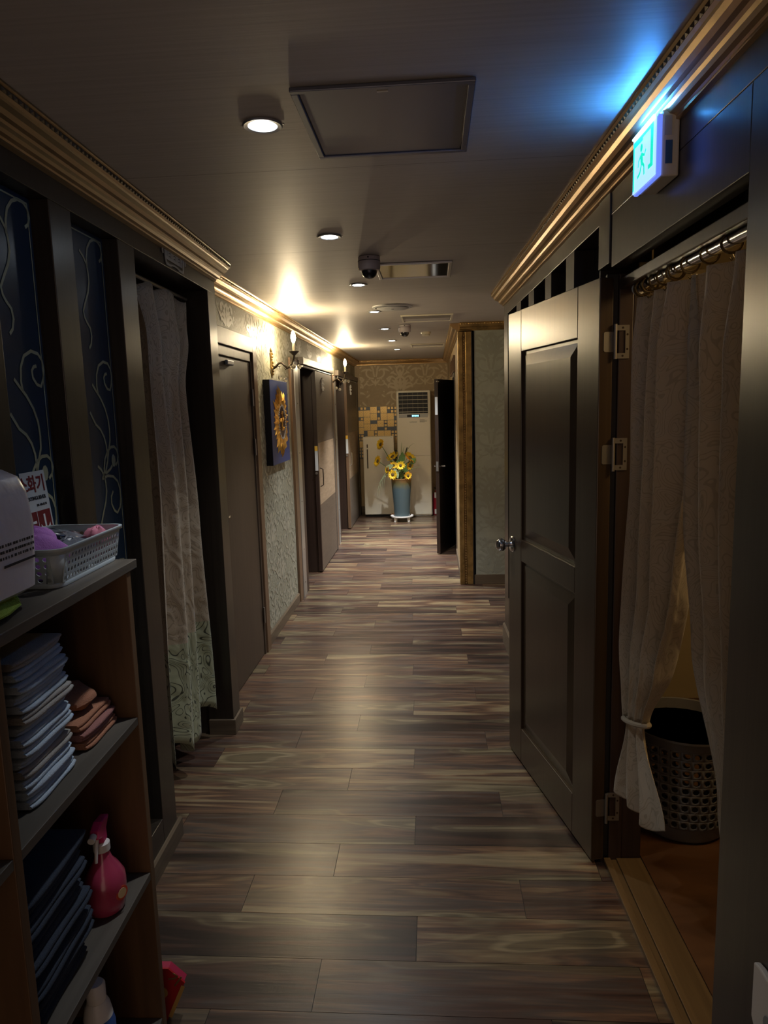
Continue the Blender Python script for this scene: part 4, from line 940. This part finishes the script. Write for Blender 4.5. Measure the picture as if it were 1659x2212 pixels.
def sunflower(name, label, base, head, nrm, r, pm_='petal'):
    t = thing(name, label, 'flower', base, group=None); B = Vector(base); Hh = Vector(head) - B; nrm = Vector(nrm).normalized()
    Q = nrm.to_track_quat('Z', 'Y').to_matrix()
    MB().tube([(0, 0, 0), Hh * .5 + Vector((0, 0, .03)), Hh - nrm * .008], .0045, 6).build('stem', 'stem', t, smooth=True)
    for layer, (cnt, rr_, lift) in enumerate(((13, 1., .12), (11, .85, .35))):
        b = MB()
        for k in range(cnt):
            a = 2 * PI * (k + .5 * layer) / cnt + random.uniform(-.1, .1); L_ = r * rr_ * random.uniform(.88, 1.08); w_ = r * .20
            def P_(u, v, h): 
                p = Vector((math.cos(a) * u - math.sin(a) * v, math.sin(a) * u + math.cos(a) * v, h)); return Hh + Q @ p
            l_ = lift * L_
            b.add([P_(.25 * r, -w_ * .5, 0), P_(.25 * r, w_ * .5, 0), P_(.65 * L_, -w_, l_ * .6), P_(.65 * L_, 0, l_ * .35), P_(.65 * L_, w_, l_ * .6), P_(L_, 0, l_ * .8)], [(0, 1, 4, 3), (0, 3, 2), (2, 3, 5), (3, 4, 5)])
        b.build('petals', pm_ if layer == 0 else 'petal', t)
    b = MB(); b.lathe([(.0001, .016), (.5, .013), (.85, .004), (1., -.004), (.5, -.010), (.0001, -.010)], 14); b.v = [tuple(Hh + Q @ Vector((p[0] * r * .36, p[1] * r * .36, p[2] * r * 14 * .06 if False else p[2]))) for p in b.v]
    b.build('flower_disc', 'disc', t, smooth=True)
    b = MB()
    for k in range(6):
        a = k * PI / 3; b.add([tuple(Hh + Q @ Vector(p)) for p in ((.15 * r * math.cos(a - .4), .15 * r * math.sin(a - .4), -.006), (.15 * r * math.cos(a + .4), .15 * r * math.sin(a + .4), -.006), (.62 * r * math.cos(a), .62 * r * math.sin(a), -.012))], [(0, 1, 2)])
    b.build('sepals', 'leaf', t, solid=.001)
Vb = (-.432, 9.64, .56)
def fp(px, py, y=9.6):    # flowers' places read off the picture once, in metres
    return px, y, py
FLW = [('sunflower', 'bright yellow sunflower facing the camera at the centre of the bouquet', (-.431, 9.50, .772), (0, -1, .15), .068, 'petal'),
 ('sunflower', 'orange-centred sunflower drooping over the right side of the vase rim', (-.335, 9.51, .635), (.3, -1, -.1), .060, 'petal2'),
 ('sunflower', 'highest sunflower, turned away at the upper left', (-.700, 9.62, 1.055), (-.75, -.55, .30), .092, 'petal'),
 ('sunflower', 'small sunflower leaning out to the left below the highest one', (-.745, 9.62, .83), (-.8, -.55, .25), .085, 'petal'),
 ('sunflower', 'large upright sunflower seen from behind at the upper middle', (-.545, 9.66, .885), (-.45, -.45, .75), .100, 'petal'),
 ('sunflower', 'sunflower leaning right at the right edge of the bouquet', (-.305, 9.64, .865), (.6, -.35, .65), .110, 'petal2'),
 ('sunflower', 'dull orange sunflower low on the right behind the central one', (-.315, 9.62, .76), (.65, -.6, -.2), .070, 'petal2'),
 ('sunflower', 'orange sunflower half hidden left of the central one', (-.530, 9.60, .770), (.3, -.8, .3), .060, 'petal2'),
 ('sunflower', 'yellow sunflower low on the left above the vase rim', (-.540, 9.52, .650), (-.3, -1, .1), .075, 'petal'),
 ('sunflower', 'brown-orange sunflower at the far left of the low cluster', (-.615, 9.58, .715), (-.8, -.4, .1), .065, 'petal2')]
for i, (nm, lab, hd, nr, r, p_) in enumerate(FLW): sunflower(nm, lab, (-.432 + .03 * math.cos(i * 2.4), 9.64 + .03 * math.sin(i * 2.4), .53), hd, nr, r, p_)
gr = thing('grass_spray', 'spray of long thin green blades rising from the vase', 'foliage', Vb)
rnd = random.Random(4)
def blade(b, pts, w0):
    m_ = len(pts)
    for i in range(m_ - 1):
        p, q = Vector(pts[i]), Vector(pts[i + 1]); a = w0 * (1 - i / (m_ - 1)); c = w0 * (1 - (i + 1) / (m_ - 1)); s = Vector((1, .4, 0)).normalized() if abs((q - p).z) > abs((q - p).x) else Vector((0, 0.3, 1)).normalized()
        b.add([p - s * a, p + s * a, q + s * c, q - s * c], [(0, 1, 2, 3)])
for (dx, dz) in ((.20, .50), (.02, .52), (-.06, .42), (.10, .40), (.26, .32), (-.12, .36), (.06, .46), (.16, .34), (-.16, .26), (.30, .18)):
    b = MB(); n = 8; blade(b, [(dx * (t / n) ** 1.5, rnd.uniform(-.01, .01), dz * math.sin(PI / 2 * t / n) ** .9) for t in range(n + 1)], .010); b.build('blade', 'leafmid', gr, solid=.0006)
for (dx, dz, k) in ((-.30, .10, .38), (-.27, .13, .33), (-.33, .06, .42), (-.24, .12, .24)):
    b = MB(); n = 10; blade(b, [(dx * math.sin(PI / 2 * t / n), -.05 * t / n, dz * math.sin(PI * min(1, t / n * 1.0)) * .9 - k * (t / n) ** 3 * .75 + .04) for t in range(n + 1)], .009); b.build('drooping_blade', 'leafpale', gr, solid=.0006)
for (dx, dz, lx_) in ((.075, .48, .03), (-.075, .42, -.01)):
    q = thing('bulrush', 'black bulrush spike rising %s of the bouquet' % ('right of the centre' if dx > 0 else 'left of the centre'), 'foliage', Vb)
    MB().tube([(0, 0, -.02), (dx * .8, 0, dz * .75)], .002, 6).build('stem', 'stem', q); MB().tube([(dx * .8, 0, dz * .75), (dx * .8 + lx_, 0, dz * .75 + .085)], .0075, 8).build('spike', 'black', q, smooth=True)
lf = thing('leaf_cluster', 'broad pale green leaves low in the bouquet over the vase rim', 'foliage', Vb)
for i, (x, y, z, sx_, sz, a, mm) in enumerate(((-.06, -.13, .11, .035, .075, .3, 'leafpale'), (-.15, -.08, .20, .05, .035, .2, 'leafpale'), (.02, -.03, .30, .04, .09, -.1, 'leaf'), (.05, -.05, .15, .04, .07, .8, 'leaf'), (.1, -.02, .20, .045, .07, -.6, 'leaf'), (-.10, -.03, .22, .045, .07, .6, 'leaf'), (.0, -.08, .08, .05, .05, .1, 'leaf'), (-.03, -.02, .24, .04, .07, -.5, 'leaf'), (.16, -.04, .26, .04, .06, -.9, 'leaf'))):
    b = MB(); pts = [(math.sin(PI * t / 8) * sx_ * (1 if s > 0 else -1), (t / 8 - .5) * 2 * sz) for s in (1, -1) for t in (range(0, 9) if s > 0 else range(7, 0, -1))]
    b.add([(x + p[0] * math.cos(a) - p[1] * math.sin(a), y + .25 * abs(p[0]), z + p[0] * math.sin(a) + p[1] * math.cos(a)) for p in pts], [tuple(range(len(pts)))]); b.build('leaf', mm, lf, solid=.001)
ds = thing('dish', 'small white dish holding an orange lump beside the vase', 'dish', (-.575, 9.93, 0))
MB().lathe([(.001, 0), (.02, 0), (.045, .03), (.042, .032), (.001, .012)], 18, (0, 0, .0)).build('bowl', 'white', ds, smooth=True); MB().lathe([(.0001, .03), (.03, .032), (.032, .045), (.015, .058), (.0001, .060)], 14).build('orange_lump', mat('orange_item', (.65, .20, .04), .5), ds, smooth=True)
fe = thing('fire_extinguisher', 'red fire extinguisher half hidden behind the far open door', 'fire extinguisher', (.045, 10.16, 0))
MB().lathe([(.001, 0), (.055, 0), (.058, .01), (.058, .27), (.045, .31), (.020, .33), (.018, .35), (.001, .35)], 20).build('cylinder', mat('red_enamel', (.25, .01, .025), .35), fe, smooth=True)
box('label_band', 'paper', fe, -.03, .03, -.0605, -.0585, .02, .09); box('label_band', 'paper', fe, -.03, .03, -.0605, -.0585, .25, .33); MB().tube([(0, 0, .35), (0, 0, .38), (-.03, -.02, .39)], .010, 8).build('valve', 'ink', fe, smooth=True)

# ------------------------------------------------------------------ shelf unit and what stands on it (frame L local)
SH = (1.223, .864, .476, .087); TB = .018; D = .25
sh = thing('shelf_unit', 'dark-stained pine shelf unit standing against the left booth front', 'shelf unit', FLo, TH)
box('side_panel', 'shelf', sh, .016, D, 1.492, 1.515, .0005, SH[0] - .021, bevel=.0015); box('side_panel', 'shelf', sh, .016, D, .975, .998, .0005, SH[0] - .021, bevel=.0015); box('side_panel', 'shelf', sh, .016, D, .50, .523, .0005, SH[0] - .021, bevel=.0015)
box('top_board', 'shelftop', sh, .014, D + .004, .49, 1.545, SH[0] - .020, SH[0], bevel=.0015)
for z in SH[1:]:
    box('shelf_board', 'shelftop', sh, .016, D - .001, .9985, 1.4915, z - TB, z, bevel=.001); box('shelf_board', 'shelftop', sh, .016, D - .001, .5235, .9745, z - TB, z, bevel=.001)
box('back_board', 'boothline', sh, .013, .0155, .50, 1.515, .01, SH[0] - .021)
# folded towels
WT_ = mat('pale_blue_towel', (.42, .50, .58), .9, bump=1., bscale=500); WT2 = mat('beige_grey_towel', (.34, .32, .29), .9, bump=1., bscale=500)
BT = mat('terracotta_towel', (.36, .155, .085), .9, bump=1., bscale=500); BT2 = mat('dusty_rose_towel', (.30, .13, .11), .9, bump=1., bscale=500); NT = mat('navy_towel', (.025, .035, .055), .9, bump=1., bscale=500)
def towel_mesh(w_, d_, h, seed, sag=.0):
    """folded towel: two rounded folds seen at the front (+x) edge; origin at the bottom centre"""
    rnd = random.Random(seed); b = MB(); prof = []; n = 7; x1 = d_ / 2
    half = h / 2 * .97
    for layer in (0, 1):
        z0 = layer * h / 2
        for k in range(n): a = -PI / 2 + PI * k / (n - 1); prof.append((x1 - half / 2 + half / 2 * math.cos(a) - (.004 if layer == seed % 2 else 0), z0 + half / 2 + half / 2 * math.sin(a)))
    prof += [(-x1, h), (-x1, 0)]
    m_ = 13; ph = rnd.uniform(0, 6)
    for j in range(m_):
        y = -w_ / 2 + w_ * j / (m_ - 1); e = (abs(j - (m_ - 1) / 2) / ((m_ - 1) / 2)) ** 6
        for (x, z) in prof:
            b.v.append((x - e * .006 + .0018 * math.sin(ph + j * .5), y, h / 2 + (z - h / 2) * (1 - .30 * e) + .0006 * math.sin(ph + j * .6)))
    p_ = len(prof)
    for j in range(m_ - 1):
        for i in range(p_): b.f.append((j * p_ + i, j * p_ + (i + 1) % p_, (j + 1) * p_ + (i + 1) % p_, (j + 1) * p_ + i))
    b.f.append(tuple(range(p_))[::-1]); b.f.append(tuple((m_ - 1) * p_ + i for i in range(p_)))
    return b
def stack(cx_, cy_, z0, n, w_, d_, h, mats, labels, group, jit=.006, name='folded_towel', tilt=0.):
    protos = {}
    for i in range(n):
        mt = mats[i % len(mats)]; key = (mt.name, i % 3)
        if key not in protos:
            o = towel_mesh(w_, d_, h * .985, i % 3 + 1).build(name, mt, smooth=True); protos[key] = o
        else:
            o = protos[key].copy(); C.objects.link(o)
        jx = random.uniform(-jit, jit); jy = random.uniform(-jit, jit)
        o.location = inF(FLo, cx_ + jx, cy_ + jy, z0 + .0006 + h * i); o.rotation_euler = (tilt * 0, 0, TH + random.uniform(-.02, .02))
        tag(o, labels(i, n), 'towel', group)
def ordn(i): return ['lowest', 'second', 'third', 'fourth', 'fifth', 'sixth', 'seventh', 'eighth', 'ninth', 'tenth', 'eleventh', 'twelfth', 'thirteenth', 'fourteenth', 'fifteenth', 'sixteenth'][i]
def wlab(col, where):
    def f(i, n):
        if i == n - 1: return 'topmost %s of the stack on the %s' % (col, where)
        if i == 0: return 'lowest %s of the stack on the %s' % (col, where)
        return '%s %s from the bottom of the stack on the %s' % (ordn(i), col, where)
    return f
stack(.118, 1.190, SH[1], 14, .172, .19, .0195, [WT_, WT_, WT_, WT2, WT_], wlab('pale folded towel', 'middle shelf'), 'pale folded towels on the middle shelf', .006)
stack(.128, 1.400, SH[1], 3, .150, .16, .020, [BT, BT2, BT], lambda i, n: ['lowest flat terracotta towel beside the pale stack', 'middle terracotta towel beside the pale stack', 'upper flat terracotta towel under the crumpled one'][i], 'terracotta towels on the middle shelf')
# crumpled terracotta towel
def blob(name, mt, label, cat, loc, size, seed, parent=None, rough=.18, flat=True, grp=None, n=20):
    rnd = random.Random(seed); b = MB(); ph = [rnd.uniform(0, 6) for _ in range(6)]; m_ = n // 2 + 1; P = []
    for i in range(m_ + 1):
        for k in range(n):
            th_ = PI * i / m_; a = 2 * PI * k / n; r = 1 + rough * (math.sin(3 * a + ph[0]) * math.sin(2 * th_ + ph[1]) + .6 * math.sin(5 * a + ph[2] + 3 * th_) + .4 * math.sin(9 * a + ph[4]) * math.sin(6 * th_ + ph[3]))
            z = -math.cos(th_); P.append((size[0] * r * max(.001, math.sin(th_)) * math.cos(a), size[1] * r * max(.001, math.sin(th_)) * math.sin(a), size[2] * (1 + z * r) if not flat else max(0, size[2] * (1 + z * 1.0 * r)))) 
    b.v = P
    for i in range(m_):
        for k in range(n): b.f.append((i * n + k, i * n + (k + 1) % n, (i + 1) * n + (k + 1) % n, (i + 1) * n + k))
    o = b.build(name, mt, parent, smooth=True); o.location = loc; o.rotation_euler = (0, 0, TH)
    if label: tag(o, label, cat, grp)
    return o
blob('crumpled_towel', BT, 'crumpled terracotta towel lying on top of the small folded stack', 'towel', inF(FLo, .118, 1.395, SH[1] + .0615), (.075, .070, .026), 8, rough=.10)
stack(.118, 1.138, SH[2], 11, .235, .20, .0235, [NT], wlab('navy folded towel', 'lower shelf'), 'navy folded towels on the lower shelf', .012)
# trigger spray bottle
PK = mat('magenta_plastic', (.65, .035, .16), .35); RD = mat('translucent_rose_plastic', (.42, .05, .11), .22, coat=.3)
sp = thing('spray_bottle', 'translucent rose trigger spray bottle with a pink head on the lower shelf', 'bottle', inF(FLo, .196, 1.372, SH[2] + .0005), TH + .10)
b = MB().lathe([(.001, 0), (.034, 0), (.041, .006), (.045, .03), (.047, .058), (.045, .078), (.034, .098), (.021, .116), (.0150, .134), (.0145, .142), (.001, .142)], 32, sx=.95, sy=1.); b.build('body', RD, sp, smooth=True)
MB().lathe([(.016, .138), (.0175, .139), (.0175, .156), (.013, .160), (.001, .160)], 20).build('collar', 'white', sp, smooth=True)
MB().prism([(-.040, .186), (-.034, .202), (-.010, .210), (.034, .203), (.012, .184), (.013, .160), (-.012, .160), (-.016, .176)], -.010, .010, 'x').build('spray_head', PK, sp, bevel=.003)
MB().tube([(0, -.040, .195), (0, -.056, .193)], .0075, 10).build('nozzle', 'white', sp, smooth=True)
MB().tube([(0, -.022, .180), (0, -.032, .160), (0, -.038, .132)], [.0045, .004, .003], 8).build('trigger', 'white', sp, smooth=True)
e = MB().lathe([(.0001, 0), (.0155, 0), (.0155, .001), (.0001, .001)], 18, (.0435, .006, .046), 'x').build('round_label', mat('orange_red_label', (.60, .07, .03)), sp); e.rotation_euler = (0, 0, -.55); MB().lathe([(.0001, .0012), (.011, .0012), (.011, .002), (.0001, .002)], 18, (.0435, .006, .046), 'x').build('label_centre', mat('cream_label', (.65, .48, .25)), e)
# bottle below
bt = thing('cleaner_bottle', 'blue and white cleaner bottle with a white cap under the lower shelf', 'bottle', inF(FLo, .190, 1.300, SH[3] + .0005), TH)
MB().lathe([(.001, 0), (.030, 0), (.034, .005), (.034, .17), (.030, .19), (.001, .19)], 24).build('body', mat('blue_label_bottle', (.04, .12, .38), .35), bt, smooth=True); MB().lathe([(.0305, .190), (.026, .215), (.020, .228), (.001, .228)], 24).build('shoulder', 'white', bt, smooth=True)
MB().lathe([(.0200, .2285), (.020, .262), (.016, .268), (.001, .268)], 20).build('cap', 'white', bt, smooth=True); MB().lathe([(.0346, .10), (.0347, .125)], 24).build('red_stripe', mat('red_stripe', (.5, .03, .03)), bt)
# grey perforated basket on the top board
bs = thing('storage_basket', 'pale grey perforated plastic basket of small packets on top of the shelf', 'basket', inF(FLo, 0, 0, SH[0] + .0005), TH)
GP = mat('pale_grey_plastic', (.40, .46, .48), .4)
bx0, bx1, by0, by1, hz = .045, .222, 1.262, 1.562, .078
def ins(t): return (1 - t) * .012      # walls flare outwards to the rim
def wallx(sgn):
    return lambda u, v: ((bx1 - ins(v / 4 * .8 + .1) if sgn > 0 else bx0 + ins(v / 4 * .8 + .1)), by0 + .022 + (by1 - by0 - .044) * u / 19, .010 + (hz - .022) * v / 4)
def wally(sgn):
    return lambda u, v: (bx0 + .022 + (bx1 - bx0 - .044) * u / 8, (by1 - ins(v / 4 * .8 + .1) if sgn > 0 else by0 + ins(v / 4 * .8 + .1)), .010 + (hz - .022) * v / 4)
for f_, nu in ((wallx(1), 19), (wallx(-1), 19), (wally(1), 8), (wally(-1), 8)): perf(f_, nu, 4, .33).build('perforated_wall', GP, bs, solid=.0018)
def rrect(x0, x1, y0, y1, r, z, n=5):
    o_ = []
    for cx_, cy_, a0 in ((x1 - r, y1 - r, 0), (x0 + r, y1 - r, PI / 2), (x0 + r, y0 + r, PI), (x1 - r, y0 + r, 1.5 * PI)):
        for k in range(n + 1): a = a0 + PI / 2 * k / n; o_.append((cx_ + r * math.cos(a), cy_ + r * math.sin(a), z))
    return o_
def band(loops, nm, mt, par, closed_last=False, sel=None, solid=.002):
    b = MB(); n = len(loops[0])
    for l in loops: b.v += l
    for i in range(len(loops) - 1):
        for k in range(n):
            if sel is None or k in sel: b.f.append((i * n + k, i * n + (k + 1) % n, (i + 1) * n + (k + 1) % n, (i + 1) * n + k))
    if closed_last: b.f.append(tuple(range(n)))
    return b.build(nm, mt, par, smooth=True, solid=solid)
R_ = .026; base_l = rrect(bx0 + .012, bx1 - .012, by0 + .012, by1 - .012, R_, .001); lo_l = rrect(bx0 + .0105, bx1 - .0105, by0 + .0105, by1 - .0105, R_, .010)
band([base_l, lo_l], 'base', GP, bs, True)
up_l = rrect(bx0 + .0012, bx1 - .0012, by0 + .0012, by1 - .0012, R_, hz - .012); rim_l = rrect(bx0, bx1, by0, by1, R_, hz); rim_o = rrect(bx0 - .004, bx1 + .004, by0 - .004, by1 + .004, R_, hz); rim_d = rrect(bx0 - .004, bx1 + .004, by0 - .004, by1 + .004, R_, hz - .006)
band([up_l, rim_l, rim_o, rim_d], 'rim', GP, bs)
for c in range(4): band([lo_l[c * 6:c * 6 + 6], up_l[c * 6:c * 6 + 6]], 'corner_post', GP, bs, sel=set(range(5)))
PU = mat('violet_cloth', (.36, .14, .44), .85, bump=.8, bscale=400); CL = mat('clear_film', (.25, .28, .32), .12)
zb = SH[0] + .004
blob('violet_cloth', PU, 'folded violet cloth at the near end of the grey basket', 'cloth', inF(FLo, .128, 1.335, zb), (.072, .070, .046), 3, rough=.08)
blob('violet_cloth', PU, 'second violet cloth fold slumped behind the near violet cloth', 'cloth', inF(FLo, .100, 1.400, zb + .03), (.045, .045, .034), 13, rough=.08)
def packet(label, loc, size, seed, bodymat):
    t = thing('packet', label, 'packet', loc, TH + random.uniform(-.4, .4), group='wrapped packets in the grey basket')
    blob('contents', bodymat, None, None, (0, 0, 0), size, seed, t, .14); b = MB(); w_, d_, h = size[0] * 1.05, size[1] * 1.05, size[2] * 1.5
    b.add([(-w_, -d_, h), (w_, -d_, h * 1.25), (w_, d_, h * .9), (-w_, d_, h * 1.2), (0, 0, h * 1.45)], [(0, 1, 4), (1, 2, 4), (2, 3, 4), (3, 0, 4)])
    o = b.build('film', M['film'], t); return t
mf, N, L, P = new_mat('glossy_film'); P.inputs['Base Color'].default_value = (.5, .55, .62, 1); P.inputs['Roughness'].default_value = .12; P.inputs['Alpha'].default_value = .28; M['film'] = mf
DK = mat('black_item', (.012, .015, .03), .3); MR = mat('maroon_item', (.04, .012, .02), .4)
packet('film-wrapped dark packet with pale loops at the back of the grey basket', inF(FLo, .085, 1.455, zb + .045), (.045, .040, .020), 21, DK)
packet('shiny black film-wrapped packet in the middle of the grey basket', inF(FLo, .160, 1.445, zb + .005), (.042, .036, .030), 22, DK)
packet('dark maroon film-wrapped packet near the front edge of the grey basket', inF(FLo, .120, 1.505, zb + .006), (.038, .034, .030), 23, MR)
blob('pink_pouch', mat('pink_cloth', (.62, .22, .30), .8), 'crumpled pink pouch in the far corner of the grey basket', 'pouch', inF(FLo, .178, 1.522, zb + .002), (.030, .026, .037), 31, rough=.12)
# white plastic pack on a green cloth
blob('green_cloth', mat('lime_towel', (.28, .42, .06), .95, bump=1.5, bscale=300), 'fuzzy lime-green cloth under the big white plastic pack', 'cloth', inF(FLo, .120, 1.000, SH[0] + .0005), (.118, .205, .013), 41, rough=.03)
pk = thing('plastic_pack', 'big white plastic-wrapped pack with black print, near end of the shelf top', 'pack', inF(FLo, .125, .995, SH[0] + .0275), TH)
b = MB(); lv = [(.0, .80), (.010, .95), (.05, 1.), (.12, 1.), (.175, .97), (.200, .90), (.213, .72), (.217, .30)]
rings = []
for z, q in lv:
    rings.append([(x * q + .002 * math.sin(13 * y_ + 40 * z), y_ * (q * .5 + .5) + .002 * math.sin(60 * z), z) for x, y_, _ in rrect(-.105, .105, -.19, .19, .03, 0, 6)])
n = len(rings[0])
for r_i in rings: b.v += r_i
for i in range(len(rings) - 1):
    for k in range(n): b.f.append((i * n + k, i * n + (k + 1) % n, (i + 1) * n + (k + 1) % n, (i + 1) * n + k))
b.f.append(tuple(range(n))[::-1]); b.f.append(tuple((len(rings) - 1) * n + k for k in range(n)))
b.build('wrapper', mat('white_film', (.58, .58, .64), .28, bump=1., bscale=22), pk, smooth=True)
b = MB(); rnd = random.Random(9)
for row, z in enumerate((.096, .086, .076)):
    y = -.16 + .03 * row
    while y < .165:
        w_ = rnd.uniform(.002, .006); b.box(.1058, .1064, y, y + w_, z - .0022, z + .0022); y += w_ + rnd.uniform(.002, .006)
b.box(.1058, .1066, .07, .165, .060, .064)
b.build('printed_lines', 'ink', pk)
# fire extinguisher notice on the first window
sn = thing('extinguisher_notice', 'white and dark red fire extinguisher notice with a down arrow behind the basket', 'notice', inF(FLo, -.0005, 1.668, 1.334), TH)
RT = Matrix.Translation((-.030, 0, 0)) @ Matrix.Rotation(-.10, 4, 'Y') @ Matrix.Translation((.030, 0, 0))
x0_ = -.030
def npart(nm, mt, y0, y1, z0, z1, h, par=sn):
    o = box(nm, mt, par, x0_ + h, x0_ + h + .0008, y0, y1, z0, z1); o.data.transform(RT); return o
bd = npart('board', 'notice_white', -.056, .058, -.130, .085, 0); bd.data.transform(Matrix.Identity(4))
rp = npart('red_field', 'inkred', -.055, .050, -.118, -.012, .0010)
npart('divider', 'paper', -.014, -.0125, -.118, -.012, .0020, sn)
def txt(body, size, u, v, bold, nm, clip=None): 
    o = text(nm, body, size, 'inkred' if size > .02 else 'ink', sn, face_px(x0_ + .0016, u, v), bold, clip); o.data.transform(RT)
txt('소화기', .044, -.010, .052, .0010, 'title_lettering', -.045); txt('FIRE EXTINGUISHER', .0125, -.012, .020, .0002, 'english_lettering', -.043); txt('101-480-8118', .0085, .018, .002, 0, 'number_lettering')
b = MB().add([(x0_ + .0026, a, c) for a, c in ((.014, -.022), (.022, -.022), (.022, -.060), (.040, -.045), (.040, -.058), (.018, -.092), (-.004, -.058), (-.004, -.045), (.014, -.060))], [tuple(range(9))]); o = b.build('arrow', 'paper', sn); o.data.transform(RT)
b = MB().box(x0_ + .0020, x0_ + .0028, -.048, -.030, -.10, -.045).box(x0_ + .0020, x0_ + .0028, -.046, -.022, -.040, -.034); o = b.build('extinguisher_symbol', 'paper', sn); o.data.transform(RT)
# red fire-extinguisher stand sign on the floor past the shelf
rs = thing('red_floor_sign', 'red wedge-shaped sign with yellow lettering on the floor past the shelf', 'sign', inF(FLo, .215, 1.620, 0), TH)
RS = mat('red_sign', (.34, .012, .015), .4); RS2 = mat('pink_red_side', (.36, .02, .06), .4); YS = mat('faded_yellow', (.45, .28, .08), .5)
b = MB().prism([(-.085, .0), (.012, .0), (.066, .112), (.026, .152), (-.085, .152)], -.050, -.045, 'y'); b.build('front_face', RS, rs)
b = MB().prism([(-.085, .0), (.009, .0), (.062, .110), (.024, .148), (-.085, .148)], -.0448, -.020, 'y'); b.build('body', RS2, rs)
tm = face_my(.018, -.0512, .085, .95); text('sign_lettering', '기', .035, 'gold', rs, face_my(.040, -.0515, .122, -.65), .0006)
b = MB()
for p, q in (((.062, .105), (.022, .015)),): b.ribbon([p, q], .010, lambda u, v, h: (u, -.0515, v))
b.build('lettering_strip', YS, rs); MB().lathe([(.0001, -.0505), (.016, -.0505), (.016, -.0515), (.0001, -.0515)], 14, (.005, 0, .085), 'y').build('emblem', YS, rs)
